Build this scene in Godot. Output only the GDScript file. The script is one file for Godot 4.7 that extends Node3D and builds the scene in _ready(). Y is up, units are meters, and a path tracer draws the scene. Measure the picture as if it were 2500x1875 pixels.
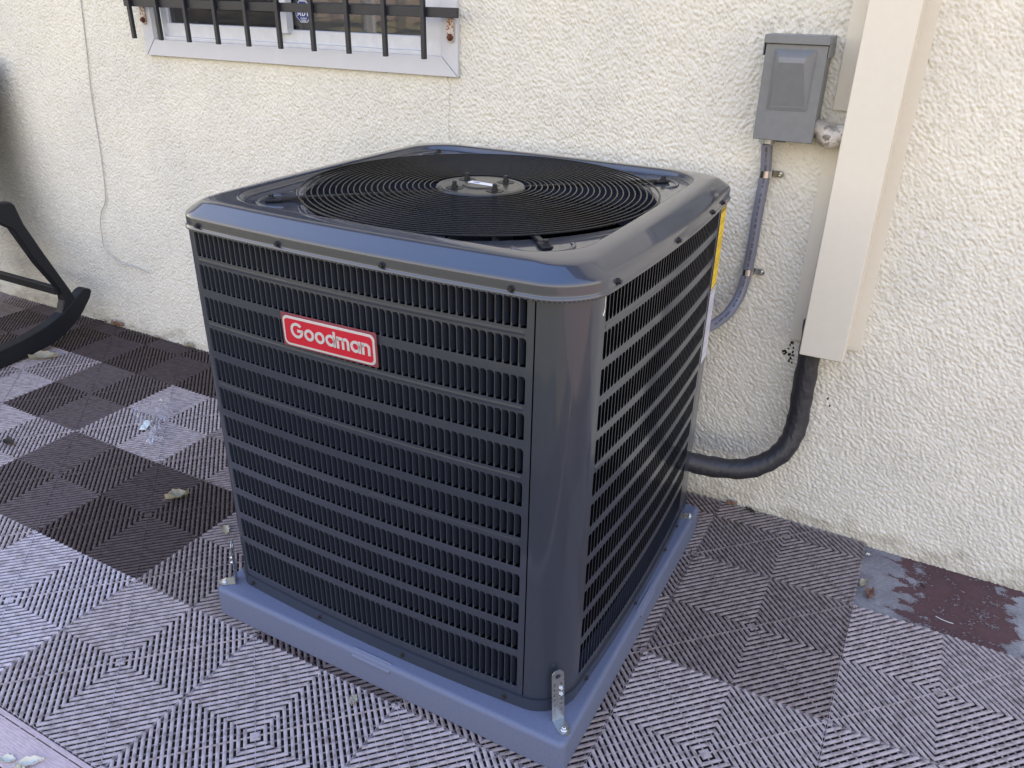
extends Node3D
# Outdoor condenser unit on a plastic pad, on interlocking deck tiles, against a stucco wall in open shade.

const T := 0.4            # deck tile size
const WZ := -1.0836       # wall plane
const UC := Vector3(0.718, 0.0, -0.486)   # centre of the unit
const UH := 0.417         # half width of the unit body
const BOW := 0.018        # the unit's sides bulge by this much

var used := {}
var M := {}
var rng := RandomNumberGenerator.new()


# ------------------------------------------------------------------ mesh builder
class MB:
	var v := PackedVector3Array()
	var n := PackedVector3Array()
	var uv := PackedVector2Array()
	var ix := PackedInt32Array()
	var use_uv := false

	func tri(a: Vector3, b: Vector3, c: Vector3, na: Vector3, nb: Vector3, nc: Vector3, ua := Vector2.ZERO, ub := Vector2.ZERO, uc := Vector2.ZERO) -> void:
		var k := v.size()
		if (b - a).cross(c - a).dot(na + nb + nc) > 0.0:
			v.append_array([a, c, b]); n.append_array([na, nc, nb]); uv.append_array([ua, uc, ub])
		else:
			v.append_array([a, b, c]); n.append_array([na, nb, nc]); uv.append_array([ua, ub, uc])
		ix.append_array([k, k + 1, k + 2])

	func ftri(a: Vector3, b: Vector3, c: Vector3, out: Vector3) -> void:
		var m := (b - a).cross(c - a).normalized()
		if m.dot(out) < 0.0:
			m = -m
		tri(a, b, c, m, m, m)

	func quad(a: Vector3, b: Vector3, c: Vector3, d: Vector3, out: Vector3) -> void:
		var m := (c - a).cross(d - b).normalized()
		if m.dot(out) < 0.0:
			m = -m
		tri(a, b, c, m, m, m)
		tri(a, c, d, m, m, m)

	func uvquad(a: Vector3, b: Vector3, c: Vector3, d: Vector3, out: Vector3, u0 := Vector2(0, 0), u1 := Vector2(1, 1)) -> void:
		use_uv = true
		tri(a, b, c, out, out, out, Vector2(u0.x, u1.y), Vector2(u1.x, u1.y), Vector2(u1.x, u0.y))
		tri(a, c, d, out, out, out, Vector2(u0.x, u1.y), Vector2(u1.x, u0.y), Vector2(u0.x, u0.y))

	func squad(a: Vector3, b: Vector3, c: Vector3, d: Vector3, na: Vector3, nb: Vector3, nc: Vector3, nd: Vector3) -> void:
		tri(a, b, c, na, nb, nc)
		tri(a, c, d, na, nc, nd)

	# chamfered box in the frame xf, half sizes h, chamfer b
	func box(xf: Transform3D, h: Vector3, b := 0.0) -> void:
		var ax := [xf.basis.x.normalized(), xf.basis.y.normalized(), xf.basis.z.normalized()]
		var hh := [h.x, h.y, h.z]
		b = minf(b, minf(h.x, minf(h.y, h.z)) * 0.9)
		var o := xf.origin
		for i in 3:
			var j := (i + 1) % 3
			var k := (i + 2) % 3
			for s: float in [-1.0, 1.0]:
				var c: Vector3 = o + ax[i] * hh[i] * s
				var p: Vector3 = ax[j] * (hh[j] - b)
				var q: Vector3 = ax[k] * (hh[k] - b)
				quad(c - p - q, c + p - q, c + p + q, c - p + q, ax[i] * s)
		if b <= 0.0:
			return
		for i in 3:
			var j := (i + 1) % 3
			var k := (i + 2) % 3
			for s: float in [-1.0, 1.0]:
				for t: float in [-1.0, 1.0]:
					var e: Vector3 = ax[k] * (hh[k] - b)
					var p1: Vector3 = o + ax[i] * hh[i] * s + ax[j] * (hh[j] - b) * t
					var p2: Vector3 = o + ax[i] * (hh[i] - b) * s + ax[j] * hh[j] * t
					squad(p1 - e, p1 + e, p2 + e, p2 - e, ax[i] * s, ax[i] * s, ax[j] * t, ax[j] * t)
		for s: float in [-1.0, 1.0]:
			for t: float in [-1.0, 1.0]:
				for u: float in [-1.0, 1.0]:
					var p1: Vector3 = o + ax[0] * hh[0] * s + ax[1] * (hh[1] - b) * t + ax[2] * (hh[2] - b) * u
					var p2: Vector3 = o + ax[0] * (hh[0] - b) * s + ax[1] * hh[1] * t + ax[2] * (hh[2] - b) * u
					var p3: Vector3 = o + ax[0] * (hh[0] - b) * s + ax[1] * (hh[1] - b) * t + ax[2] * hh[2] * u
					tri(p1, p2, p3, ax[0] * s, ax[1] * t, ax[2] * u)

	# tube along points; radius may be one number or one per point
	func tube(p: Array, r, sides := 8, caps := true) -> void:
		var m := p.size()
		var rings := []
		var nor := []
		var up := Vector3(0.123, 0.98, 0.17)
		var px := Vector3.ZERO
		for i in m:
			var d: Vector3 = (p[mini(i + 1, m - 1)] - p[maxi(i - 1, 0)]).normalized()
			var x: Vector3
			if i == 0:
				x = up.cross(d)
				if x.length() < 0.2:
					x = Vector3(1, 0.1, 0).cross(d)
			else:
				x = px - d * px.dot(d)
			x = x.normalized()
			px = x
			var y := d.cross(x)
			var ring := []
			var rn := []
			var rr: float = r[i] if r is Array else r
			for k in sides:
				var a := TAU * k / sides
				var q := x * cos(a) + y * sin(a)
				ring.append(p[i] + q * rr); rn.append(q)
			rings.append(ring); nor.append(rn)
		for i in m - 1:
			for k in sides:
				var l := (k + 1) % sides
				squad(rings[i][k], rings[i][l], rings[i + 1][l], rings[i + 1][k], nor[i][k], nor[i][l], nor[i + 1][l], nor[i + 1][k])
		if caps:
			for e in [0, m - 1]:
				var out: Vector3 = (p[0] - p[1]).normalized() if e == 0 else (p[m - 1] - p[m - 2]).normalized()
				for k in sides:
					tri(p[e], rings[e][k], rings[e][(k + 1) % sides], out, out, out)

	# extrude a 2-D outline: (x, y) -> xf.basis.x, xf.basis.y; depth along basis.z from -h to +h; chamfer b
	func prism(poly: PackedVector2Array, xf: Transform3D, h: float, b := 0.0) -> void:
		var m := poly.size()
		var area := 0.0
		for i in m:
			area += poly[i].cross(poly[(i + 1) % m])
		if area < 0.0:
			poly = poly.duplicate()
			poly.reverse()
		var inner := PackedVector2Array()
		var en := []
		for i in m:
			var d := (poly[(i + 1) % m] - poly[i]).normalized()
			en.append(Vector2(d.y, -d.x))
		for i in m:
			var a: Vector2 = en[(i + m - 1) % m]
			var c: Vector2 = en[i]
			var s := (a + c) / maxf(0.25, 1.0 + a.dot(c))
			inner.append(poly[i] - s * b)
		var idx := Geometry2D.triangulate_polygon(inner)
		var zx := xf.basis.z.normalized()
		for s: float in [-1.0, 1.0]:
			for t in idx.size() / 3:
				var q := []
				for k in 3:
					var w := inner[idx[t * 3 + k]]
					q.append(xf * Vector3(w.x, w.y, h * s))
				tri(q[0], q[1], q[2], zx * s, zx * s, zx * s)
		for i in m:
			var j := (i + 1) % m
			var nn: Vector3 = (xf.basis * Vector3(en[i].x, en[i].y, 0)).normalized()
			var p := poly[i]
			var q := poly[j]
			quad(xf * Vector3(p.x, p.y, -h + b), xf * Vector3(q.x, q.y, -h + b), xf * Vector3(q.x, q.y, h - b), xf * Vector3(p.x, p.y, h - b), nn)
			if b > 0.0:
				var pi := inner[i]
				var qi := inner[j]
				for s: float in [-1.0, 1.0]:
					squad(xf * Vector3(p.x, p.y, (h - b) * s), xf * Vector3(q.x, q.y, (h - b) * s), xf * Vector3(qi.x, qi.y, h * s), xf * Vector3(pi.x, pi.y, h * s), nn, nn, zx * s, zx * s)

	# surface of revolution: profile of (radius, height) about xf's y axis
	func lathe(prof: Array, xf: Transform3D, segs := 24) -> void:
		for i in prof.size() - 1:
			var a: Vector2 = prof[i]
			var b: Vector2 = prof[i + 1]
			var d := (b - a).normalized()
			var nn := Vector2(d.y, -d.x)
			for k in segs:
				var t0 := TAU * k / segs
				var t1 := TAU * (k + 1) / segs
				var c0 := Vector3(cos(t0), 0, sin(t0))
				var c1 := Vector3(cos(t1), 0, sin(t1))
				var n0 := (xf.basis * (c0 * nn.x + Vector3(0, nn.y, 0))).normalized()
				var n1 := (xf.basis * (c1 * nn.x + Vector3(0, nn.y, 0))).normalized()
				var p0 := xf * (c0 * a.x + Vector3(0, a.y, 0))
				var p1 := xf * (c1 * a.x + Vector3(0, a.y, 0))
				var p2 := xf * (c1 * b.x + Vector3(0, b.y, 0))
				var p3 := xf * (c0 * b.x + Vector3(0, b.y, 0))
				if a.x > 1e-6:
					tri(p0, p1, p2, n0, n1, n1)
				if b.x > 1e-6:
					tri(p0, p2, p3, n0, n1, n0)

	func torus(c: Vector3, R: float, r: float, segs := 96, sides := 6) -> void:
		for i in segs:
			var a0 := TAU * i / segs
			var a1 := TAU * (i + 1) / segs
			var d0 := Vector3(cos(a0), 0, sin(a0))
			var d1 := Vector3(cos(a1), 0, sin(a1))
			for k in sides:
				var b0 := TAU * k / sides
				var b1 := TAU * (k + 1) / sides
				var n00 := d0 * cos(b0) + Vector3.UP * sin(b0)
				var n01 := d0 * cos(b1) + Vector3.UP * sin(b1)
				var n10 := d1 * cos(b0) + Vector3.UP * sin(b0)
				var n11 := d1 * cos(b1) + Vector3.UP * sin(b1)
				squad(c + d0 * R + n00 * r, c + d0 * R + n01 * r, c + d1 * R + n11 * r, c + d1 * R + n10 * r, n00, n01, n11, n10)

	func mesh(m: Material, into: ArrayMesh = null) -> ArrayMesh:
		var am := into if into else ArrayMesh.new()
		var a := []
		a.resize(Mesh.ARRAY_MAX)
		a[Mesh.ARRAY_VERTEX] = v
		a[Mesh.ARRAY_NORMAL] = n
		if use_uv:
			a[Mesh.ARRAY_TEX_UV] = uv
		a[Mesh.ARRAY_INDEX] = ix
		am.add_surface_from_arrays(Mesh.PRIMITIVE_TRIANGLES, a)
		am.surface_set_material(am.get_surface_count() - 1, m)
		return am


# ------------------------------------------------------------------ nodes
func numbered(called: String) -> String:
	used[called] = used.get(called, -1) + 1
	return called if used[called] == 0 else "%s_%03d" % [called, used[called]]

func tag(o: Node, label := "", category := "", group := "", kind := "") -> Node:
	if label: o.set_meta("label", label)
	if category: o.set_meta("category", category)
	if group: o.set_meta("group", group)
	if kind: o.set_meta("kind", kind)
	return o

func inst(called: String, mesh: Mesh, parent: Node = self, at := Vector3.ZERO) -> MeshInstance3D:
	var o := MeshInstance3D.new()
	o.name = numbered(called) if parent == self else called
	o.mesh = mesh
	o.position = at
	parent.add_child(o, true)
	return o

func obj(called: String, mb: MB, mat: Material, parent: Node = self) -> MeshInstance3D:
	return inst(called, mb.mesh(mat), parent)

func thing(called: String, label: String, category: String, group := "") -> Node3D:
	var o := Node3D.new()
	o.name = numbered(called)
	add_child(o)
	tag(o, label, category, group)
	return o

func xf(at: Vector3, x := Vector3.RIGHT, y := Vector3.UP) -> Transform3D:
	x = x.normalized()
	var z := x.cross(y).normalized()
	y = z.cross(x)
	return Transform3D(x, y, z, at)

# a bolt with a hexagon head on a round flange, axis along d
func bolt(mb: MB, at: Vector3, d: Vector3, r: float, hex := true) -> void:
	var side := Vector3.UP if absf(d.y) < 0.8 else Vector3.RIGHT
	var x := side.cross(d).normalized()
	var f := Transform3D(x, d.normalized(), x.cross(d.normalized()), at)
	mb.lathe([Vector2(r, -0.0005), Vector2(r, r * 0.22), Vector2(r * 0.92, r * 0.32), Vector2(0, r * 0.32)], f, 16)
	var prof := [Vector2(r * 0.66, r * 0.3), Vector2(r * 0.66, r * 0.95), Vector2(r * 0.56, r * 1.08), Vector2(0, r * 1.02)]
	mb.lathe(prof, f, 6 if hex else 14)

func rounded_rect(hw: float, hh: float, r: float, k := 5) -> PackedVector2Array:
	var p := PackedVector2Array()
	for q in 4:
		var c := Vector2([hw - r, r - hw, r - hw, hw - r][q], [hh - r, hh - r, r - hh, r - hh][q])
		for i in k + 1:
			var a := PI / 2 * (q + float(i) / k)
			p.append(c + Vector2(cos(a), sin(a)) * r)
	return p

func noise_tex(freq: float, ramp: Array, size := 512, oct := 4, type := FastNoiseLite.TYPE_SIMPLEX, sd := 1, seamless := true) -> NoiseTexture2D:
	var f := FastNoiseLite.new()
	f.seed = sd
	f.noise_type = type
	f.frequency = freq
	f.fractal_octaves = oct
	var t := NoiseTexture2D.new()
	t.width = size
	t.height = size
	t.seamless = seamless
	t.noise = f
	if ramp:
		var g := Gradient.new()
		var off := PackedFloat32Array()
		var col := PackedColorArray()
		for e in ramp:
			off.append(e[0]); col.append(e[1])
		g.offsets = off
		g.colors = col
		t.color_ramp = g
	return t

func lin(r: float, g: float, b: float) -> Color:
	return Color(r, g, b).linear_to_srgb()

func mat(called: String, c: Color, rough: float, metal := 0.0, spec := 0.5) -> StandardMaterial3D:
	var m := StandardMaterial3D.new()
	m.resource_name = called
	m.albedo_color = c
	m.roughness = rough
	m.metallic = metal
	m.metallic_specular = spec
	M[called] = m
	return m

func tri_map(m: StandardMaterial3D, scale: float, world := true) -> void:
	m.uv1_triplanar = true
	m.uv1_world_triplanar = world
	m.uv1_scale = Vector3.ONE * scale

# albedo texture ramp around a linear colour
func vary(m: StandardMaterial3D, freq: float, lo: float, hi: float, scale: float, sd := 1, oct := 4) -> void:
	m.albedo_texture = noise_tex(freq, [[0.25, Color(lo, lo, lo).linear_to_srgb()], [0.75, Color(hi, hi, hi).linear_to_srgb()]], 512, oct, FastNoiseLite.TYPE_SIMPLEX, sd)
	tri_map(m, scale)

func grain(m: StandardMaterial3D, freq: float, depth_cm: float, sd := 3, oct := 3) -> void:
	m.heightmap_enabled = true
	m.heightmap_texture = noise_tex(freq, [], 512, oct, FastNoiseLite.TYPE_SIMPLEX_SMOOTH, sd)
	m.heightmap_scale = depth_cm


# ------------------------------------------------------------------ the unit's rounded plan
func corner_r(c: float, s: float, right: float, left: float) -> float:
	return right if c > 0.0 else left

# distance from the centre to the edge of a rounded square, in the direction (c, s)
func rsq(c: float, s: float, a: float, r: float) -> float:
	c = absf(c)
	s = absf(s)
	if c > s * a / (a - r):
		return a / c
	if s > c * a / (a - r):
		return a / s
	var k := Vector2(a - r, a - r)
	var dt := c * k.x + s * k.y
	return dt + sqrt(maxf(0.0, dt * dt - (k.length_squared() - r * r)))

func bow(p: Vector3) -> Vector3:
	var nx := clampf((p.x - UC.x) / UH, -1.0, 1.0)
	var nz := clampf((p.z - UC.z) / UH, -1.0, 1.0)
	p.z += BOW * (1.0 - nx * nx) * signf(nz) * pow(absf(nz), 6.0)
	p.x += BOW * (1.0 - nz * nz) * signf(nx) * pow(absf(nx), 6.0)
	return p

# the plan outline as a list of [point, outward normal], going round; a = half size
func plan(a: float, radii: Array, fine := 14) -> Array:   # radii: front right, front left, rear left, rear right
	var out := []
	for q in 4:   # corners: +x+z, -x+z, -x-z, +x-z
		var sx: float = [1.0, -1.0, -1.0, 1.0][q]
		var sz: float = [1.0, 1.0, -1.0, -1.0][q]
		var r: float = radii[q]
		var c := Vector3(UC.x + sx * (a - r), 0, UC.z + sz * (a - r))
		for i in 9:
			var t := PI / 2 * (q + i / 8.0)
			var d := Vector3(cos(t), 0, sin(t))
			out.append([bow(c + d * r), d])
		# straight run to the next corner
		var q2 := (q + 1) % 4
		var sx2: float = [1.0, -1.0, -1.0, 1.0][q2]
		var sz2: float = [1.0, 1.0, -1.0, -1.0][q2]
		var r2: float = radii[q2]
		var d2 := Vector3(cos(PI / 2 * (q + 1)), 0, sin(PI / 2 * (q + 1)))
		var p0 := c + d2 * r
		var p1 := Vector3(UC.x + sx2 * (a - r2), 0, UC.z + sz2 * (a - r2)) + d2 * r2
		var along := (p1 - p0).normalized()
		for i in range(1, fine):
			var p := p0.lerp(p1, float(i) / fine)
			var u := clampf((p - UC).dot(along) / UH, -1, 1)
			out.append([bow(p), (d2 + along * (2.0 * BOW * u / UH)).normalized()])
	return out

# a band that follows the plan between two heights, from index i0 to i1 (wrapping), offset off
func band(mb: MB, pl: Array, y0: float, y1: float, off := 0.0, i0 := 0, i1 := -1) -> void:
	var m := pl.size()
	var cnt := m if i1 < 0 else posmod(i1 - i0, m)
	for k in cnt:
		var a: Array = pl[(i0 + k) % m]
		var b: Array = pl[(i0 + k + 1) % m]
		var pa: Vector3 = a[0] + a[1] * off
		var pb: Vector3 = b[0] + b[1] * off
		mb.squad(pa + Vector3(0, y0, 0), pb + Vector3(0, y0, 0), pb + Vector3(0, y1, 0), pa + Vector3(0, y1, 0), a[1], b[1], b[1], a[1])


func _ready() -> void:
	rng.seed = 11
	# ---------------- camera, sky, sun, exposure
	var cam := Camera3D.new()
	cam.name = "camera"
	cam.fov = 52.02
	cam.position = Vector3(1.54893, 1.33492, 0.93183)
	cam.basis = Basis(Vector3.UP, 0.485408) * Basis(Vector3.RIGHT, -0.460314) * Basis(Vector3.BACK, 0.020308)
	cam.near = 0.05
	cam.far = 400.0
	add_child(cam)
	var env := Environment.new()
	env.background_mode = Environment.BG_SKY
	var sm := ProceduralSkyMaterial.new()
	sm.sky_top_color = Color(0.47, 0.59, 0.82)
	sm.sky_horizon_color = Color(1.0, 0.95, 0.82)
	sm.sky_curve = 0.40
	sm.sky_energy_multiplier = 1.3
	sm.ground_bottom_color = Color(0.32, 0.29, 0.24)
	sm.ground_horizon_color = Color(0.62, 0.62, 0.60)
	sm.sun_angle_max = 1.0
	var sky := Sky.new()
	sky.sky_material = sm
	env.sky = sky
	env.tonemap_mode = Environment.TONE_MAPPER_LINEAR
	env.tonemap_exposure = 2.0
	env.sdfgi_enabled = true
	env.ssao_enabled = true
	env.ssil_enabled = true
	var we := WorldEnvironment.new()
	we.name = "world"
	we.environment = env
	add_child(we)
	var sun := DirectionalLight3D.new()
	sun.name = "sun"
	sun.light_color = Color(1.0, 0.95, 0.86)
	sun.light_energy = 1.6
	sun.light_angular_distance = 0.5
	sun.shadow_enabled = true
	add_child(sun)
	sun.look_at_from_position(Vector3(0.45, 0.72, -0.55) * 10.0, Vector3.ZERO)   # from behind the house, to the right

	materials()
	setting()
	wall()
	window()
	deck()
	pad()
	unit()
	brackets()
	services()
	security_bars()
	chair()
	small_things()


func materials() -> void:
	var m := mat("stucco", lin(0.74, 0.71, 0.62), 0.92, 0.0, 0.3)
	vary(m, 0.012, 0.94, 1.0, 0.7, 5)
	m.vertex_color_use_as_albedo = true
	grain(m, 0.09, 0.05, 8)
	m.uv1_scale = Vector3.ONE * 3.0
	# unit
	m = mat("paint", lin(0.026, 0.032, 0.047), 0.34, 0.0, 0.5)
	m.clearcoat_enabled = true
	m.clearcoat = 1.0
	m.clearcoat_roughness = 0.035
	m = mat("panel", lin(0.021, 0.027, 0.041), 0.40, 0.0, 0.5)
	m.clearcoat_enabled = true
	m.clearcoat = 0.7
	m.clearcoat_roughness = 0.07
	grain(m, 0.05, 0.004, 4, 2)
	tri_map(m, 12.0)
	mat("black_wire", lin(0.005, 0.005, 0.006), 0.25, 0.0, 0.35)
	mat("black", lin(0.008, 0.008, 0.010), 0.45)
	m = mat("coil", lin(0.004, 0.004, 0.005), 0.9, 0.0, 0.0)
	m = mat("hub", lin(0.030, 0.030, 0.028), 0.24)
	m = mat("blade", lin(0.05, 0.055, 0.07), 0.3, 0.4)
	m = mat("zinc", lin(0.40, 0.42, 0.42), 0.34, 0.9)
	m.roughness_texture = noise_tex(0.03, [[0.2, Color(0.7, 0.7, 0.7)], [0.8, Color(1, 1, 1)]], 256)
	tri_map(m, 14.0)
	mat("chrome", lin(0.62, 0.63, 0.64), 0.16, 1.0)
	# pad
	m = mat("pad", lin(0.122, 0.143, 0.215), 0.55, 0.0, 0.4)
	vary(m, 0.05, 0.90, 1.0, 5.0, 12)
	grain(m, 0.30, 0.022, 9, 2)
	# deck tiles
	var shades := {"tile_dark": Vector3(0.080, 0.057, 0.054), "tile_brown": Vector3(0.125, 0.096, 0.092), "tile_mid": Vector3(0.275, 0.228, 0.218), "tile_grey": Vector3(0.42, 0.362, 0.358), "tile_pale": Vector3(0.50, 0.45, 0.47)}
	var k := 0
	for s: String in shades:
		var c: Vector3 = shades[s]
		m = mat(s, lin(c.x, c.y, c.z), 0.62, 0.0, 0.35)
		m.albedo_texture = noise_tex(0.022, [[0.15, lin(0.48, 0.45, 0.44)], [0.45, lin(0.84, 0.84, 0.84)], [0.68, lin(1.0, 1.0, 1.0)], [0.84, lin(1.7, 1.7, 1.7)]], 512, 5, FastNoiseLite.TYPE_SIMPLEX, 20 + k)
		m.roughness_texture = noise_tex(0.04, [[0.2, Color(0.75, 0.75, 0.75)], [0.8, Color(1, 1, 1)]], 256)
		tri_map(m, 3.1)
		k += 1
	m = mat("strip", lin(0.50, 0.40, 0.40), 0.7)
	m.albedo_texture = noise_tex(0.05, [[0.2, lin(0.8, 0.77, 0.78)], [0.8, lin(1, 1, 1)]], 512, 5, FastNoiseLite.TYPE_SIMPLEX, 31)
	tri_map(m, 3.0)
	m.uv1_scale = Vector3(1.2, 8, 8)
	m = mat("concrete", lin(0.17, 0.17, 0.185), 0.9)
	vary(m, 0.02, 0.72, 1.0, 1.5, 33, 5)
	grain(m, 0.2, 0.04, 34)
	m = mat("shaded_slab_paint", lin(0.030, 0.020, 0.020), 0.8)  # maroon under the deck, darkened for dirt and the shade deep in tile gaps
	m = mat("yard_paving", lin(0.36, 0.25, 0.20), 0.9)
	vary(m, 0.01, 0.8, 1.0, 0.4, 35)
	m = mat("lawn", lin(0.25, 0.22, 0.12), 0.95)
	vary(m, 0.03, 0.5, 1.0, 0.5, 36, 5)
	# wall fittings
	m = mat("vinyl", lin(0.64, 0.65, 0.67), 0.42)
	vary(m, 0.02, 0.93, 1.0, 2.0, 41)
	m = mat("trim", lin(0.61, 0.612, 0.63), 0.5)
	m.heightmap_enabled = true
	m.heightmap_texture = noise_tex(0.05, [], 512, 3, FastNoiseLite.TYPE_SIMPLEX, 42)
	m.heightmap_scale = 0.05
	tri_map(m, 4.0)
	m.uv1_scale = Vector3(4, 45, 45)
	m = mat("glass", Color(1, 1, 1, 0.04), 0.02, 0.0, 1.0)
	m.transparency = BaseMaterial3D.TRANSPARENCY_ALPHA
	m = mat("screen", Color(0.03, 0.03, 0.03, 0.62), 0.8)
	m.transparency = BaseMaterial3D.TRANSPARENCY_ALPHA
	mat("interior", lin(0.10, 0.095, 0.09), 0.9)
	m = mat("iron", lin(0.017, 0.019, 0.026), 0.46, 0.0, 0.5)
	grain(m, 0.05, 0.03, 44)
	m.albedo_texture = noise_tex(0.03, [[0.2, lin(0.7, 0.7, 0.7)], [0.75, lin(1, 1, 1)], [0.9, lin(1.8, 1.8, 1.9)]], 512, 4, FastNoiseLite.TYPE_SIMPLEX, 45)
	tri_map(m, 5.0)
	m = mat("rust", lin(0.16, 0.06, 0.035), 0.85, 0.1)
	m.albedo_texture = noise_tex(0.05, [[0.25, lin(0.35, 0.3, 0.3)], [0.7, lin(1.2, 1.1, 1.0)]], 256, 4, FastNoiseLite.TYPE_SIMPLEX, 46)
	tri_map(m, 20.0)
	m = mat("tab", lin(0.55, 0.50, 0.47), 0.6)
	m.albedo_texture = noise_tex(0.02, [[0.3, lin(0.45, 0.2, 0.1)], [0.48, lin(1.0, 1.0, 1.0)]], 256, 4, FastNoiseLite.TYPE_SIMPLEX, 47)
	tri_map(m, 16.0)
	m = mat("grey_box", lin(0.165, 0.172, 0.178), 0.4)
	m.clearcoat_enabled = true
	m.clearcoat = 0.15
	m.clearcoat_roughness = 0.25
	vary(m, 0.02, 0.93, 1.0, 3.0, 48)
	m = mat("duct_cover", lin(0.66, 0.615, 0.520), 0.42)
	vary(m, 0.03, 0.985, 1.0, 2.0, 49)
	m = mat("conduit", lin(0.16, 0.165, 0.205), 0.42)
	m = mat("tape", lin(0.022, 0.022, 0.027), 0.5)
	grain(m, 0.02, 0.25, 50, 3)
	tri_map(m, 3.0)
	m.uv1_scale = Vector3(5, 2.5, 5)
	m = mat("old_paint", lin(0.62, 0.57, 0.50), 0.7)
	m.albedo_texture = noise_tex(0.012, [[0.34, lin(0.30, 0.29, 0.28)], [0.40, lin(1, 1, 1)]], 256, 4, FastNoiseLite.TYPE_SIMPLEX, 51)
	grain(m, 0.03, 0.2, 52)
	tri_map(m, 7.0)
	mat("ink", lin(0.015, 0.015, 0.02), 0.6)
	mat("tar", lin(0.012, 0.012, 0.013), 0.7)
	m = mat("chair", lin(0.013, 0.014, 0.018), 0.5, 0.0, 0.4)
	grain(m, 0.1, 0.01, 53)
	tri_map(m, 6.0)
	mat("red", lin(0.42, 0.012, 0.03), 0.22)
	m = mat("silver_print", lin(0.78, 0.78, 0.80), 0.26, 0.6)
	m.roughness_texture = noise_tex(0.06, [[0.3, Color(0.5, 0.5, 0.5)], [0.7, Color(1, 1, 1)]], 256)
	tri_map(m, 12.0)
	mat("badge_edge", lin(0.30, 0.08, 0.10), 0.15, 0.5)
	mat("white_wire", lin(0.62, 0.62, 0.62), 0.5)
	mat("dark_wire", lin(0.44, 0.44, 0.43), 0.5)
	mat("paper", lin(0.70, 0.78, 0.72), 0.7)
	m = mat("leaf", lin(0.34, 0.31, 0.225), 0.75)
	m.backlight_enabled = true
	m.backlight = Color(0.25, 0.22, 0.12)
	mat("leaf_white", lin(0.56, 0.55, 0.46), 0.7)
	mat("leaf_brown", lin(0.20, 0.11, 0.075), 0.75)
	mat("leaf_dark", lin(0.05, 0.04, 0.03), 0.8)
	m = mat("film", Color(0.86, 0.88, 1.0, 0.05), 0.12, 0.0, 1.0)
	m.transparency = BaseMaterial3D.TRANSPARENCY_ALPHA
	mat("sticker_blue", lin(0.015, 0.035, 0.20), 0.3)
	mat("white", lin(0.80, 0.80, 0.80), 0.5)
	mat("cream", lin(0.68, 0.62, 0.50), 0.6)
	mat("fence_wood", lin(0.46, 0.33, 0.25), 0.85)
	m = mat("hedge", lin(0.34, 0.28, 0.09), 0.9)
	m.albedo_texture = noise_tex(0.05, [[0.25, lin(0.25, 0.22, 0.2)], [0.6, lin(1, 1, 1)], [0.85, lin(2.4, 1.9, 1.8)]], 512, 5, FastNoiseLite.TYPE_SIMPLEX, 61)
	tri_map(m, 0.35)
	mat("roof", lin(0.14, 0.12, 0.11), 0.9)


func grid_sheet(mb: MB, x0: float, x1: float, z0: float, z1: float, y: float) -> void:
	mb.quad(Vector3(x0, y, z0), Vector3(x1, y, z0), Vector3(x1, y, z1), Vector3(x0, y, z1), Vector3.UP)


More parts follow.
